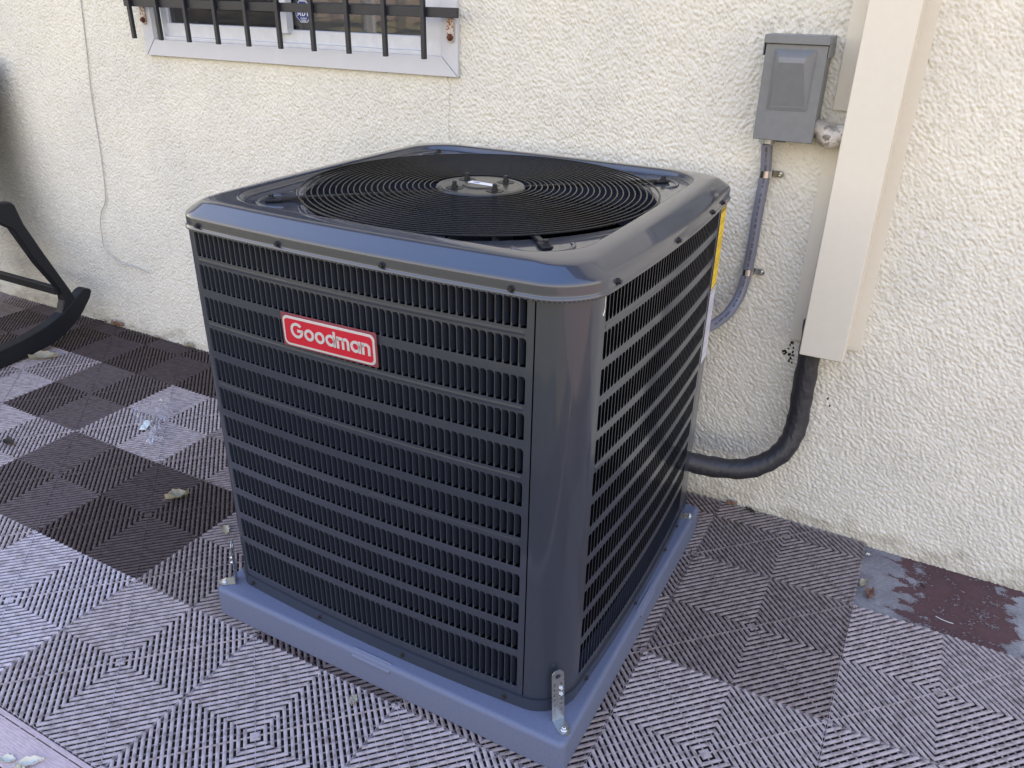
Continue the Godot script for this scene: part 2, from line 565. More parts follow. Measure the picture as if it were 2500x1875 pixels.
func setting() -> void:
	# far ground, and the paved yard beyond the deck
	var g := MB.new()
	grid_sheet(g, -120, 120, -120, 120, -0.05)
	tag(obj("ground", g, M.lawn), "", "", "", "structure")
	var y := MB.new()
	grid_sheet(y, 2.62, 9.0, WZ - 3.0, 6.0, -0.03)
	tag(obj("paved_yard", y, M.yard_paving), "", "", "", "structure")
	# slab under the deck; its bare corner by the wall shows flaking maroon paint
	var am := ArrayMesh.new()
	var s := MB.new()
	var zx := [-1.35, -1.10, -0.76, 0.9]
	var xx := [-4.2, 1.56, 2.42, 2.6]
	for i in 3:
		for j in 3:
			if i == 1 and j == 1:
				continue
			grid_sheet(s, xx[i], xx[i + 1], zx[j], zx[j + 1], -0.0134)
	for e in [[xx[0], zx[3], xx[3], zx[3], Vector3(0, 0, 1)], [xx[3], zx[0], xx[3], zx[3], Vector3(1, 0, 0)], [xx[0], zx[0], xx[0], zx[3], Vector3(-1, 0, 0)]]:
		s.quad(Vector3(e[0], -0.0134, e[1]), Vector3(e[2], -0.0134, e[3]), Vector3(e[2], -0.09, e[3]), Vector3(e[0], -0.09, e[1]), e[4])
	s.mesh(M.shaded_slab_paint, am)
	var p := MB.new()
	p.uvquad(Vector3(xx[1], -0.0134, zx[2]), Vector3(xx[2], -0.0134, zx[2]), Vector3(xx[2], -0.0134, zx[1]), Vector3(xx[1], -0.0134, zx[1]), Vector3.UP)
	p.mesh(flaked_paint(xx[1], xx[2], zx[1], zx[2]), am)
	tag(inst("concrete_slab", am), "", "", "", "structure")
	# what the window and the glossy paint reflect: a low board fence, shrubs behind it, a white post
	var f := thing("board_fence", "weathered brown board fence across the yard", "fence")
	var b := MB.new()
	for k in 60:
		var x := -26.0 + k * 0.62
		b.box(Transform3D(Basis(), Vector3(x, 0.85 + rng.randf() * 0.08, 16.0)), Vector3(0.295, 1.0, 0.012))
	tag(obj("fence_boards", b, M.fence_wood, f), "", "", "", "stuff")
	var hn := FastNoiseLite.new()
	hn.seed = 6; hn.frequency = 0.5; hn.fractal_octaves = 4
	var hb := MB.new()
	var HP := []
	for i in 81:
		var row := []
		for j in 17:
			var t := float(j) / 16
			row.append(Vector3(-22.0 + i * 0.35, t * (0.72 + 0.25 * hn.get_noise_2d(i, 90.0)), 12.0 + 0.8 * t + 1.6 * hn.get_noise_2d(i * 1.7, j * 1.7)))
		HP.append(row)
	for i in 80:
		for j in 16:
			hb.quad(HP[i][j], HP[i + 1][j], HP[i + 1][j + 1], HP[i][j + 1], Vector3.FORWARD)
	tag(obj("hedge", hb, M.hedge), "low golden olive hedge at the far side of the yard", "hedge", "", "stuff")
	var po := MB.new()
	po.box(Transform3D(Basis(), Vector3(-4.8, 1.3, 5.0)), Vector3(0.055, 1.35, 0.055), 0.006)
	tag(obj("white_post", po, M.white), "white post reflected in the right window pane", "post")


func flaked_paint(x0: float, x1: float, z0: float, z1: float) -> StandardMaterial3D:
	var w := 860
	var h := 340
	var im := Image.create(w, h, false, Image.FORMAT_RGB8)
	var hm := Image.create(w, h, false, Image.FORMAT_L8)
	var n1 := FastNoiseLite.new(); n1.seed = 3; n1.frequency = 0.012; n1.fractal_octaves = 5
	var n2 := FastNoiseLite.new(); n2.seed = 9; n2.frequency = 0.08; n2.fractal_octaves = 3
	var n3 := FastNoiseLite.new(); n3.seed = 5; n3.frequency = 0.006; n3.fractal_octaves = 4
	for j in h:
		for i in w:
			var x := x0 + (x1 - x0) * i / w
			var z := z0 + (z1 - z0) * j / h
			# the sound coat of paint keeps between x = 1.72 and x = 1.97
			var e := minf(x - 1.715 - 0.10 * (z + 0.93), 1.955 - x - 0.06 * (z + 0.93)) * 9.0
			var a := n1.get_noise_2d(i, j * 1.6)
			var c := n2.get_noise_2d(i, j * 2.0)
			var m := e + a * 0.95 + c * 0.30
			var big := n3.get_noise_2d(i, j)
			var t := 1.0 + 0.30 * c + 0.45 * big
			var col: Color
			if m > 0.0:
				var k := 1.0 + 0.25 * a + 0.10 * c
				col = Color(0.098 * k, 0.056 * k, 0.056 * k)
				if c > 0.36 and a < 0.12 - 0.3 * minf(e, 1.0):
					col = Color(0.25, 0.24, 0.25)
			else:
				col = Color(0.215 * t, 0.208 * t, 0.215 * t).lerp(Color(0.33 * t, 0.33 * t, 0.325 * t), clampf((x - 1.9) * 8.0, 0, 1))
				if a > 0.18:
					col = col.lerp(Color(0.16, 0.155, 0.165), 0.5)
			im.set_pixel(i, j, col.linear_to_srgb())
			var hh := 0.45 + 0.12 * c + (0.2 if m > 0.0 else 0.0)
			hm.set_pixel(i, j, Color(hh, hh, hh))
	var mt := mat("flaked_paint", Color.WHITE, 0.85, 0.0, 0.3)
	mt.albedo_texture = ImageTexture.create_from_image(im)
	mt.heightmap_enabled = true
	mt.heightmap_texture = ImageTexture.create_from_image(hm)
	mt.heightmap_scale = 0.12
	return mt


# ------------------------------------------------------------------ stucco wall, modelled relief
func wall() -> void:
	var x0 := -2.56
	var x1 := 2.36
	var y0 := -0.03
	var y1 := 1.47
	var st := 0.0032
	var nx := int(round((x1 - x0) / st))
	var ny := int(round((y1 - y0) / st))
	var f := FastNoiseLite.new()       # blobs of stucco parted by crevices
	f.seed = 4; f.frequency = 0.185; f.fractal_octaves = 2; f.fractal_gain = 0.45
	f.noise_type = FastNoiseLite.TYPE_SIMPLEX_SMOOTH
	f.domain_warp_enabled = true; f.domain_warp_amplitude = 3.0; f.domain_warp_frequency = 0.12
	var f2 := FastNoiseLite.new()      # gentle unevenness of the whole coat
	f2.seed = 14; f2.frequency = 0.016; f2.fractal_octaves = 2
	var f3 := FastNoiseLite.new()      # height of each blob and fine grain
	f3.seed = 24; f3.frequency = 0.30; f3.fractal_octaves = 2
	var h := PackedFloat32Array()
	h.resize((nx + 1) * (ny + 1))
	for j in ny + 1:
		for i in nx + 1:
			var a := minf(1.0, absf(f.get_noise_2d(i, j * 1.15)) * 4.4)
			a = a * (2.0 - a)
			var g := f3.get_noise_2d(i, j)
			h[j * (nx + 1) + i] = a * 0.0044 + g * 0.0026 * (0.35 + 0.65 * a) + f2.get_noise_2d(i, j) * 0.0018
	var v := PackedVector3Array(); v.resize((nx + 1) * (ny + 1))
	var n := PackedVector3Array(); n.resize((nx + 1) * (ny + 1))
	for j in ny + 1:
		for i in nx + 1:
			var k := j * (nx + 1) + i
			var dx := (h[j * (nx + 1) + mini(i + 1, nx)] - h[j * (nx + 1) + maxi(i - 1, 0)]) / (2 * st)
			var dy := (h[mini(j + 1, ny) * (nx + 1) + i] - h[maxi(j - 1, 0) * (nx + 1) + i]) / (2 * st)
			v[k] = Vector3(x0 + i * st, y0 + j * st, WZ - 0.002 + h[k])
			n[k] = Vector3(-dx, -dy, 1).normalized()
	var ix := PackedInt32Array()
	ix.resize(nx * ny * 6)
	var c := 0
	for j in ny:
		var yy := y0 + (j + 0.5) * st
		for i in nx:
			var xc := x0 + (i + 0.5) * st
			if xc > -0.93 and xc < 0.272 and yy > 1.15:
				continue      # the window opening
			var k := j * (nx + 1) + i
			ix[c] = k; ix[c + 1] = k + nx + 1; ix[c + 2] = k + 1
			ix[c + 3] = k + 1; ix[c + 4] = k + nx + 1; ix[c + 5] = k + nx + 2
			c += 6
	ix.resize(c)
	var arr := []
	arr.resize(Mesh.ARRAY_MAX)
	arr[Mesh.ARRAY_VERTEX] = v
	arr[Mesh.ARRAY_NORMAL] = n
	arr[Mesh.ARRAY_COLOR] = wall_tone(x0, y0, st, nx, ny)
	arr[Mesh.ARRAY_INDEX] = ix
	var am := ArrayMesh.new()
	am.add_surface_from_arrays(Mesh.PRIMITIVE_TRIANGLES, arr)
	am.surface_set_material(0, M.stucco)
	var w := inst("house_wall", am)
	tag(w, "cream stucco house wall with rough raised texture", "wall")
	# the rest of the wall, out of the picture
	var r := MB.new()
	var F := Vector3(0, 0, 1)
	for q in [[-9.0, x0, -0.1, 2.9], [x1, 3.6, -0.1, 2.9], [x0, -0.93, y1, 2.9], [0.272, x1, y1, 2.9], [-0.93, 0.272, 2.1, 2.9]]:
		r.quad(Vector3(q[0], q[2], WZ), Vector3(q[1], q[2], WZ), Vector3(q[1], q[3], WZ), Vector3(q[0], q[3], WZ), F)
	# reveals of the window opening and the end of the house
	r.quad(Vector3(-0.93, 1.15, WZ), Vector3(0.272, 1.15, WZ), Vector3(0.272, 1.15, WZ - 0.2), Vector3(-0.93, 1.15, WZ - 0.2), Vector3.UP)
	r.quad(Vector3(-0.93, 1.15, WZ), Vector3(-0.93, 2.1, WZ), Vector3(-0.93, 2.1, WZ - 0.2), Vector3(-0.93, 1.15, WZ - 0.2), Vector3.RIGHT)
	r.quad(Vector3(0.272, 1.15, WZ), Vector3(0.272, 2.1, WZ), Vector3(0.272, 2.1, WZ - 0.2), Vector3(0.272, 1.15, WZ - 0.2), Vector3.LEFT)
	r.quad(Vector3(-0.93, 2.1, WZ), Vector3(0.272, 2.1, WZ), Vector3(0.272, 2.1, WZ - 0.2), Vector3(-0.93, 2.1, WZ - 0.2), Vector3.DOWN)
	r.quad(Vector3(3.6, -0.1, WZ), Vector3(3.6, 2.9, WZ), Vector3(3.6, 2.9, -8), Vector3(3.6, -0.1, -8), Vector3.RIGHT)
	obj("wall_remainder", r, M.stucco, w)
	var ro := MB.new()
	ro.box(Transform3D(Basis(), Vector3(-2.6, 2.96, -4.6)), Vector3(6.35, 0.06, 3.9))
	obj("roof", ro, M.roof, w)
	var rm := MB.new()
	rm.box(Transform3D(Basis(), Vector3(-0.33, 1.4, -2.9)), Vector3(2.0, 1.35, 1.6))
	var room := MB.new()
	# a dark room behind the glass, open towards the window
	var A := Vector3(-2.3, 0.0, WZ - 0.2)
	var B := Vector3(1.7, 2.7, -4.4)
	room.quad(Vector3(A.x, A.y, B.z), Vector3(B.x, A.y, B.z), Vector3(B.x, B.y, B.z), Vector3(A.x, B.y, B.z), Vector3(0, 0, 1))
	room.quad(Vector3(A.x, A.y, A.z), Vector3(A.x, A.y, B.z), Vector3(A.x, B.y, B.z), Vector3(A.x, B.y, A.z), Vector3.RIGHT)
	room.quad(Vector3(B.x, A.y, A.z), Vector3(B.x, A.y, B.z), Vector3(B.x, B.y, B.z), Vector3(B.x, B.y, A.z), Vector3.LEFT)
	room.quad(Vector3(A.x, A.y, A.z), Vector3(B.x, A.y, A.z), Vector3(B.x, A.y, B.z), Vector3(A.x, A.y, B.z), Vector3.UP)
	room.quad(Vector3(A.x, B.y, A.z), Vector3(B.x, B.y, A.z), Vector3(B.x, B.y, B.z), Vector3(A.x, B.y, B.z), Vector3.DOWN)
	obj("room_behind_window", room, M.interior, w)
	# flakes of black tar stuck to the stucco under the duct cover
	var tr := MB.new()
	for q in [[1.2955, 0.5035, 0.008], [1.304, 0.515, 0.004], [1.312, 0.533, 0.006], [1.309, 0.500, 0.006], [1.315, 0.492, 0.007], [1.317, 0.508, 0.005], [1.311, 0.481, 0.005], [1.319, 0.478, 0.004], [1.306, 0.526, 0.003], [1.315, 0.520, 0.004], [1.424, 0.400, 0.0035], [1.431, 0.380, 0.003], [1.318, 0.498, 0.006]]:
		var pp := PackedVector2Array()
		var k := 7
		for i in k:
			var a := TAU * i / k + rng.randf() * 0.6
			pp.append(Vector2(cos(a), sin(a)) * float(q[2]) * rng.randf_range(0.15, 1.25))
		tr.prism(pp, Transform3D(Basis(), Vector3(q[0], q[1], WZ + 0.002)), 0.0012)
	obj("tar_flake", tr, M.tar, w)


# weathering of the stucco: patchy tone, splashed dirt at the foot, a hairline crack under the window corner, runs below the trim
func wall_tone(x0: float, y0: float, st: float, nx: int, ny: int) -> PackedColorArray:
	var c := PackedColorArray()
	c.resize((nx + 1) * (ny + 1))
	var a := FastNoiseLite.new(); a.seed = 71; a.frequency = 1.7; a.fractal_octaves = 4
	var b := FastNoiseLite.new(); b.seed = 72; b.frequency = 9.0; b.fractal_octaves = 4
	for j in ny + 1:
		var y := y0 + j * st
		for i in nx + 1:
			var x := x0 + i * st
			var n := a.get_noise_2d(x, y)
			var t := 0.955 + 0.09 * n
			var warm := 0.02 * n
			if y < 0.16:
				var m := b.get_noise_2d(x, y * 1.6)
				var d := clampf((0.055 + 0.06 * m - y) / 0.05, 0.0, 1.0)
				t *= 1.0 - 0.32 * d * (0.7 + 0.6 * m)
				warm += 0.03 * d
			if x > 0.20 and x < 0.50 and y > 0.55 and y < 1.14:
				# the crack
				var cx := 0.262 + 0.02 * b.get_noise_2d(3.0, y) + 0.06 * maxf(0.0, 1.02 - y) * 0.6
				if absf(x - cx) < 0.0022:
					t *= 0.72
			if y > 0.85 and y < 1.13 and x > -0.96 and x < 0.31:
				var run := b.get_noise_2d(x * 6.0, 40.0)
				t *= 1.0 - 0.05 * maxf(0.0, run) * clampf((y - 0.85) / 0.27, 0.0, 1.0)
			if x > 1.10 and x < 1.32 and y > 1.262 and y < 1.30:
				t *= 1.0 - 0.35 * maxf(0.0, b.get_noise_2d(x * 5.0, y * 4.0) + 0.15)
			c[j * (nx + 1) + i] = Color(t + warm * 0.5, t, t - warm)
	return c


# ------------------------------------------------------------------ window set in the wall
func window() -> void:
	var w := get_node("house_wall")
	var fr := MB.new()
	# vinyl main frame, lying back from the trim: sloped sill, then the sash rail
	var zf := WZ - 0.012
	fr.box(Transform3D(Basis(), Vector3(-0.33, 1.167, zf - 0.028)), Vector3(0.60, 0.017, 0.03), 0.002)
	fr.box(Transform3D(Basis(), Vector3(0.226, 1.62, zf - 0.026)), Vector3(0.042, 0.47, 0.03), 0.002)
	fr.box(Transform3D(Basis(), Vector3(-0.908, 1.62, zf - 0.026)), Vector3(0.02, 0.47, 0.03), 0.002)
	var win := obj("window", fr, M.vinyl, w)
	tag(win, "white vinyl sliding window behind the bars")
	# trim boards, mitred
	var zt := WZ + 0.014
	var tb := [[Vector2(-0.961, 1.122), Vector2(0.3015, 1.122), Vector2(0.248, 1.1735), Vector2(-0.913, 1.1735)],
		[Vector2(0.303, 1.1235), Vector2(0.303, 2.15), Vector2(0.2495, 2.10), Vector2(0.2495, 1.175)],
		[Vector2(-0.9625, 1.1235), Vector2(-0.9625, 2.15), Vector2(-0.9145, 2.10), Vector2(-0.9145, 1.175)]]
	for t in tb:
		var b := MB.new()
		b.prism(PackedVector2Array(t), Transform3D(Basis(), Vector3(0, 0, zt - 0.008)), 0.009, 0.0012)
		obj("trim_board", b, M.trim, win)
	# sash rail below the panes
	var sr := MB.new()
	sr.box(Transform3D(Basis(), Vector3(-0.645, 1.203, zf - 0.030)), Vector3(0.262, 0.022, 0.016), 0.003)
	sr.box(Transform3D(Basis(), Vector3(-0.895, 1.64, zf - 0.034)), Vector3(0.012, 0.42, 0.014), 0.002)
	obj("sliding_sash", sr, M.vinyl, win)
	var s2 := MB.new()
	s2.box(Transform3D(Basis(), Vector3(-0.085, 1.201, zf - 0.042)), Vector3(0.30, 0.020, 0.016), 0.003)
	obj("fixed_sash", s2, M.vinyl, win)
	var mu := MB.new()
	mu.box(Transform3D(Basis(), Vector3(-0.362, 1.63, zf - 0.024)), Vector3(0.020, 0.42, 0.016), 0.003)
	obj("meeting_rail", mu, M.vinyl, win)
	var slot := MB.new()
	slot.box(Transform3D(Basis(), Vector3(-0.79, 1.157, zf + 0.0022)), Vector3(0.008, 0.0022, 0.0012))
	slot.box(Transform3D(Basis(), Vector3(0.121, 1.159, zf + 0.0022)), Vector3(0.010, 0.0026, 0.0012))
	obj("weep_slot", slot, M.ink, win)
	var gl := MB.new()
	for q in [[-0.884, -0.382, zf - 0.034], [-0.342, 0.19, zf - 0.046]]:
		var g := MB.new()
		for dz: float in [0.0, -0.014]:
			g.quad(Vector3(q[0], 1.222, q[2] + dz), Vector3(q[1], 1.222, q[2] + dz), Vector3(q[1], 2.06, q[2] + dz), Vector3(q[0], 2.06, q[2] + dz), Vector3(0, 0, 1))
		obj("pane", g, M.glass, win)
	var sn := MB.new()
	sn.quad(Vector3(-0.884, 1.222, zf - 0.030), Vector3(-0.382, 1.222, zf - 0.030), Vector3(-0.382, 2.06, zf - 0.030), Vector3(-0.884, 2.06, zf - 0.030), Vector3(0, 0, 1))
	obj("insect_screen", sn, M.screen, win)
	# dark spacer and blind bottom behind the left pane
	var sp := MB.new()
	sp.box(Transform3D(Basis(), Vector3(-0.63, 1.247, zf - 0.10)), Vector3(0.26, 0.018, 0.01), 0.003)
	sp.box(Transform3D(Basis(), Vector3(-0.84, 1.66, zf - 0.10)), Vector3(0.022, 0.42, 0.01), 0.003)
	obj("inner_sash", sp, M.interior, win)
	# security sticker: blue octagon with a white rim and lettering
	var c := Vector3(-0.3035, 1.2735, zf - 0.0445)
	var oc := PackedVector2Array()
	var oi := PackedVector2Array()
	for i in 8:
		var a := TAU * (i + 0.5) / 8
		oc.append(Vector2(cos(a), sin(a)) * 0.0335)
		oi.append(Vector2(cos(a), sin(a)) * 0.0310)
	var st := MB.new()
	st.prism(oc, Transform3D(Basis(), c), 0.0003)
	var so := obj("security_sticker", st, M.white, win)
	var sb := MB.new()
	sb.prism(oi, Transform3D(Basis(), c + Vector3(0, 0, 0.0006)), 0.0003)
	obj("sticker_face", sb, M.sticker_blue, win)
	var wr := MB.new()
	text_into(wr, "ADT", 0.026, Transform3D(Basis(), c + Vector3(0, -0.004, 0.0010)), 0.0002, 0.048)
	text_into(wr, "SECURITY", 0.006, Transform3D(Basis(), c + Vector3(0, -0.0195, 0.0010)), 0.0002, 0.026)
	text_into(wr, "SYSTEMS", 0.0045, Transform3D(Basis(), c + Vector3(0, -0.0255, 0.0010)), 0.0002, 0.020)
	obj("sticker_lettering", wr, M.white, win)


# lettering as geometry, centred; width fits when given
func text_into(mb: MB, s: String, size: float, f: Transform3D, depth: float, width := 0.0) -> void:
	var tm := TextMesh.new()
	var fn := SystemFont.new()
	fn.font_names = PackedStringArray(["Droid Sans"])
	fn.font_weight = 700
	tm.font = fn
	tm.text = s
	tm.font_size = 64
	tm.pixel_size = size / 64.0
	tm.depth = depth
	tm.curve_step = 4.0
	var a := tm.get_mesh_arrays()
	var v: PackedVector3Array = a[Mesh.ARRAY_VERTEX]
	var nn: PackedVector3Array = a[Mesh.ARRAY_NORMAL]
	var ii: PackedInt32Array = a[Mesh.ARRAY_INDEX] if a[Mesh.ARRAY_INDEX] != null else PackedInt32Array(range(v.size()))
	var lo := INF
	var hi := -INF
	for p in v:
		lo = minf(lo, p.x); hi = maxf(hi, p.x)
	var k := width / (hi - lo) if width > 0.0 and hi > lo else 1.0
	for t in ii.size() / 3:
		var q := []
		var m := []
		for e in 3:
			var p := v[ii[t * 3 + e]]
			q.append(f * Vector3(p.x * k, p.y, p.z)); m.append((f.basis * nn[ii[t * 3 + e]]).normalized())
		mb.tri(q[0], q[1], q[2], m[0], m[1], m[2])


# ------------------------------------------------------------------ interlocking deck tiles
func tile_mesh(zmin: float, sd: int) -> MB:
	var mb := MB.new()
	var r := RandomNumberGenerator.new()
	r.seed = sd
	var hh := T / 2 - 0.0008
	var dq := (T / 2) / 11.0
	var w := 0.00365
	var prof := [Vector2(-w, -0.0040), Vector2(-w, -0.0013), Vector2(-w * 0.74, -0.0004), Vector2(0, 0), Vector2(w * 0.74, -0.0004), Vector2(w, -0.0013), Vector2(w, -0.0040)]
	var pn := [Vector2(-1, 0), Vector2(-0.9, 0.45), Vector2(-0.4, 0.92), Vector2(0, 1), Vector2(0.4, 0.92), Vector2(0.9, 0.45), Vector2(1, 0)]
	for sx: float in [-1.0, 1.0]:
		for sz: float in [-1.0, 1.0]:
			for k in 22:
				var q := (k + 0.5) * dq
				var a: Vector2
				var b: Vector2
				if q <= T / 2:
					a = Vector2(0, q); b = Vector2(q, 0)
				else:
					a = Vector2(q - hh, hh); b = Vector2(hh, q - hh)
				var joined := q <= T / 2
				var p0 := Vector3(a.x * sx, 0, a.y * sz)
				var p1 := Vector3(b.x * sx, 0, b.y * sz)
				var d := (p1 - p0).normalized()
				var sdn := Vector3(-d.z, 0, d.x)
				# clip against the wall
				if p0.z < zmin and p1.z < zmin:
					continue
				if p0.z < zmin:
					p0 = p0.lerp(p1, (zmin - p0.z) / (p1.z - p0.z))
				elif p1.z < zmin:
					p1 = p1.lerp(p0, (zmin - p1.z) / (p0.z - p1.z))
				var len := p0.distance_to(p1)
				if len < 0.004:
					continue
				var jig := r.randf_range(-0.0003, 0.0003)
				for e in 6:
					var ua: Vector2 = prof[e]
					var ub: Vector2 = prof[e + 1]
					# mitre the inner ends along the axis so that the rings meet
					var e0a := 0.0
					var e0b := 0.0
					var e1a := 0.0
					var e1b := 0.0
					if joined:
						var g: float = sdn.dot(Vector3(sx, 0, sz).normalized())
						e0a = ua.x * g; e0b = ub.x * g
						e1a = -ua.x * g; e1b = -ub.x * g
					var A := p0 + sdn * ua.x + Vector3(0, ua.y + jig, 0) - d * e0a
					var B := p0 + sdn * ub.x + Vector3(0, ub.y + jig, 0) - d * e0b
					var C := p1 + sdn * ub.x + Vector3(0, ub.y + jig, 0) - d * e1b
					var D := p1 + sdn * ua.x + Vector3(0, ua.y + jig, 0) - d * e1a
					var n0: Vector3 = (sdn * pn[e].x + Vector3.UP * pn[e].y).normalized()
					var n1: Vector3 = (sdn * pn[e + 1].x + Vector3.UP * pn[e + 1].y).normalized()
					mb.squad(A, B, C, D, n0, n1, n1, n0)
				if not joined:
					for s: float in [-1.0, 1.0]:
						var pe := p0 if s < 0 else p1
						var od := d * s
						mb.quad(pe + sdn * w + Vector3(0, -0.0040, 0), pe - sdn * w + Vector3(0, -0.0040, 0), pe - sdn * w + Vector3(0, -0.0013, 0), pe + sdn * w + Vector3(0, -0.0013, 0), od)
						mb.quad(pe + sdn * w + Vector3(0, -0.0013, 0), pe - sdn * w + Vector3(0, -0.0013, 0), pe - sdn * w * 0.72 + Vector3(0, -0.0004, 0), pe + sdn * w * 0.72 + Vector3(0, -0.0004, 0), (od + Vector3.UP).normalized())
			# cross bars between the ribs: one flush in the middle, the others lower
			var sdir := Vector3(sx, 0, sz).normalized()
			var tdir := Vector3(sx, 0, -sz).normalized()
			var full := hh * sqrt(2.0)
			for k in range(-7, 8):
				var t := k * 0.0182 * 1.0
				var s0 := absf(t)
				var s1 := full - absf(t)
				if s1 - s0 < 0.01:
					continue
				var q0 := sdir * s0 + tdir * t
				var q1 := sdir * s1 + tdir * t
				if q0.z < zmin and q1.z < zmin:
					continue
				if q0.z < zmin:
					q0 = q0.lerp(q1, (zmin - q0.z) / (q1.z - q0.z))
				elif q1.z < zmin:
					q1 = q1.lerp(q0, (zmin - q1.z) / (q0.z - q1.z))
				var top := 0.0003 if k == 0 else -0.0046
				var hw := 0.0007 if k == 0 else 0.0009
				var u := tdir * hw
				var up := Vector3(0, top, 0)
				var dn := Vector3(0, -0.004 if k == 0 else -0.0085, 0)
				mb.quad(q0 - u + up, q0 + u + up, q1 + u + up, q1 - u + up, Vector3.UP)
				mb.quad(q0 - u + up, q1 - u + up, q1 - u + dn, q0 - u + dn, -tdir)
				mb.quad(q0 + u + up, q1 + u + up, q1 + u + dn, q0 + u + dn, tdir)
	# little square hub in the middle
	if zmin < -0.01:
		mb.box(Transform3D(Basis(Vector3.UP, PI / 4), Vector3(0, -0.005, 0)), Vector3(0.0050, 0.0048, 0.0050), 0.001)
		for e in 4:
			mb.box(Transform3D(Basis(Vector3.UP, PI / 2 * e), Vector3(0.0055, -0.003, 0.0).rotated(Vector3.UP, PI / 2 * e)), Vector3(0.0045, 0.002, 0.0008))
	# thin scalloped skirt along the edges
	for e in 4:
		var d := Vector3(1, 0, 0).rotated(Vector3.UP, PI / 2 * e)
		var s := Vector3(0, 0, 1).rotated(Vector3.UP, PI / 2 * e)
		for k in 22:
			var u0 := -T / 2 + k * T / 22
			var p := s * (hh + 0.0001) + d * u0
			var q := s * (hh + 0.0001) + d * (u0 + T / 22)
			var mid := s * (hh - 0.0014) + d * (u0 + T / 44)
			if minf(p.z, q.z) < zmin:
				continue
			for pair in [[p, mid], [mid, q]]:
				var p0: Vector3 = pair[0]
				var p1: Vector3 = pair[1]
				mb.quad(p0 + Vector3(0, -0.0022, 0), p1 + Vector3(0, -0.0022, 0), p1 + Vector3(0, -0.0108, 0), p0 + Vector3(0, -0.0108, 0), s)
				mb.quad(p0 + Vector3(0, -0.0022, 0), p1 + Vector3(0, -0.0022, 0), p1 - s * 0.0012 + Vector3(0, -0.0022, 0), p0 - s * 0.0012 + Vector3(0, -0.0022, 0), Vector3.UP)
	return mb


func deck() -> void:
	var f := Node3D.new()
	f.name = numbered("floor")
	add_child(f)
	tag(f, "", "", "", "structure")
	var shade := {"-5,2": "tile_brown", "-4,2": "tile_dark", "-3,2": "tile_dark", "-6,2": "tile_mid", "-2,2": "tile_dark",
		"-4,1": "tile_grey", "-3,1": "tile_brown", "-2,1": "tile_grey", "-5,1": "tile_brown", "-1,1": "tile_mid",
		"-3,0": "tile_grey", "-2,0": "tile_brown", "-1,0": "tile_dark", "0,0": "tile_mid", "-4,0": "tile_mid",
		"-1,-1": "tile_pale", "0,-1": "tile_grey", "1,-1": "tile_grey", "-2,-1": "tile_grey",
		"3,2": "tile_mid", "3,1": "tile_mid", "4,1": "tile_grey", "3,0": "tile_grey", "4,0": "tile_grey", "2,2": "tile_mid", "2,1": "tile_mid"}
	var shapes := {}
	var protos := [tile_mesh(-10, 1), tile_mesh(-10, 2)]
	var cut := tile_mesh(WZ + 0.004 + 2.5 * T, 3)   # the row against the wall is sawn off
	for j in [2, 1, 0, -1]:
		for i in range(-8, 6):
			if j == 2 and i > 3:
				continue
			var s: String = shade.get("%d,%d" % [i, j], ["tile_mid", "tile_grey", "tile_mid", "tile_brown"][posmod(i * 3 + j * 5, 4)])
			var which := 2 if j == 2 else posmod(i + j, 2)
			var key := "%s%d" % [s, which]
			if not shapes.has(key):
				shapes[key] = (cut if which == 2 else protos[which]).mesh(M[s])
			var o := inst("tile", shapes[key], f, Vector3((i + 0.5) * T, rng.randf_range(-0.0004, 0.0004), -(j + 0.5) * T))
			if which < 2 and rng.randf() < 0.5:
				o.rotation.y = PI
	# sloping edge strip along the outer border
	var e := MB.new()
	var y := -0.0005
	var z0 := T + 0.002
	for x0: float in [-2.4, -2.0, -1.6, -1.2, -0.8, -0.4, 0.0, 0.4, 0.8, 1.2, 1.6, 2.0]:
		pass
	for k in 13:
		var xa := -2.4 + k * 0.4
		e = MB.new()
		e.box(Transform3D(Basis(), Vector3(xa + 0.2, y - 0.006, z0 + 0.005)), Vector3(0.1997, 0.006, 0.005), 0.0015)
		# the ramp: flat part, then sloping down, with fine grooves along it
		var zz := z0 + 0.0125
		var steps := 14
		for i in steps:
			var a := zz + (0.068 * i) / steps
			var b := zz + (0.068 * (i + 1)) / steps
			var ya := y - 0.010 * pow(float(i) / steps, 1.5)
			var yb := y - 0.010 * pow(float(i + 1) / steps, 1.5)
			var g := 0.0007
			e.quad(Vector3(xa + 0.0004, ya, a), Vector3(xa + 0.3996, ya, a), Vector3(xa + 0.3996, yb, b - g), Vector3(xa + 0.0004, yb, b - g), Vector3.UP)
			e.quad(Vector3(xa + 0.0004, yb, b - g), Vector3(xa + 0.3996, yb, b - g), Vector3(xa + 0.3996, yb - 0.0006, b), Vector3(xa + 0.0004, yb - 0.0006, b), Vector3.UP)
		e.quad(Vector3(xa, y, zz), Vector3(xa + 0.4, y, zz), Vector3(xa + 0.4, y - 0.012, zz), Vector3(xa, y - 0.012, zz), Vector3.FORWARD)
		for i in 8:   # the little bridges across the slot
			e.box(Transform3D(Basis(), Vector3(xa + 0.025 + i * 0.05, y - 0.004, z0 + 0.0112)), Vector3(0.0012, 0.003, 0.0016))
		obj("edge_strip", e, M.strip, f)


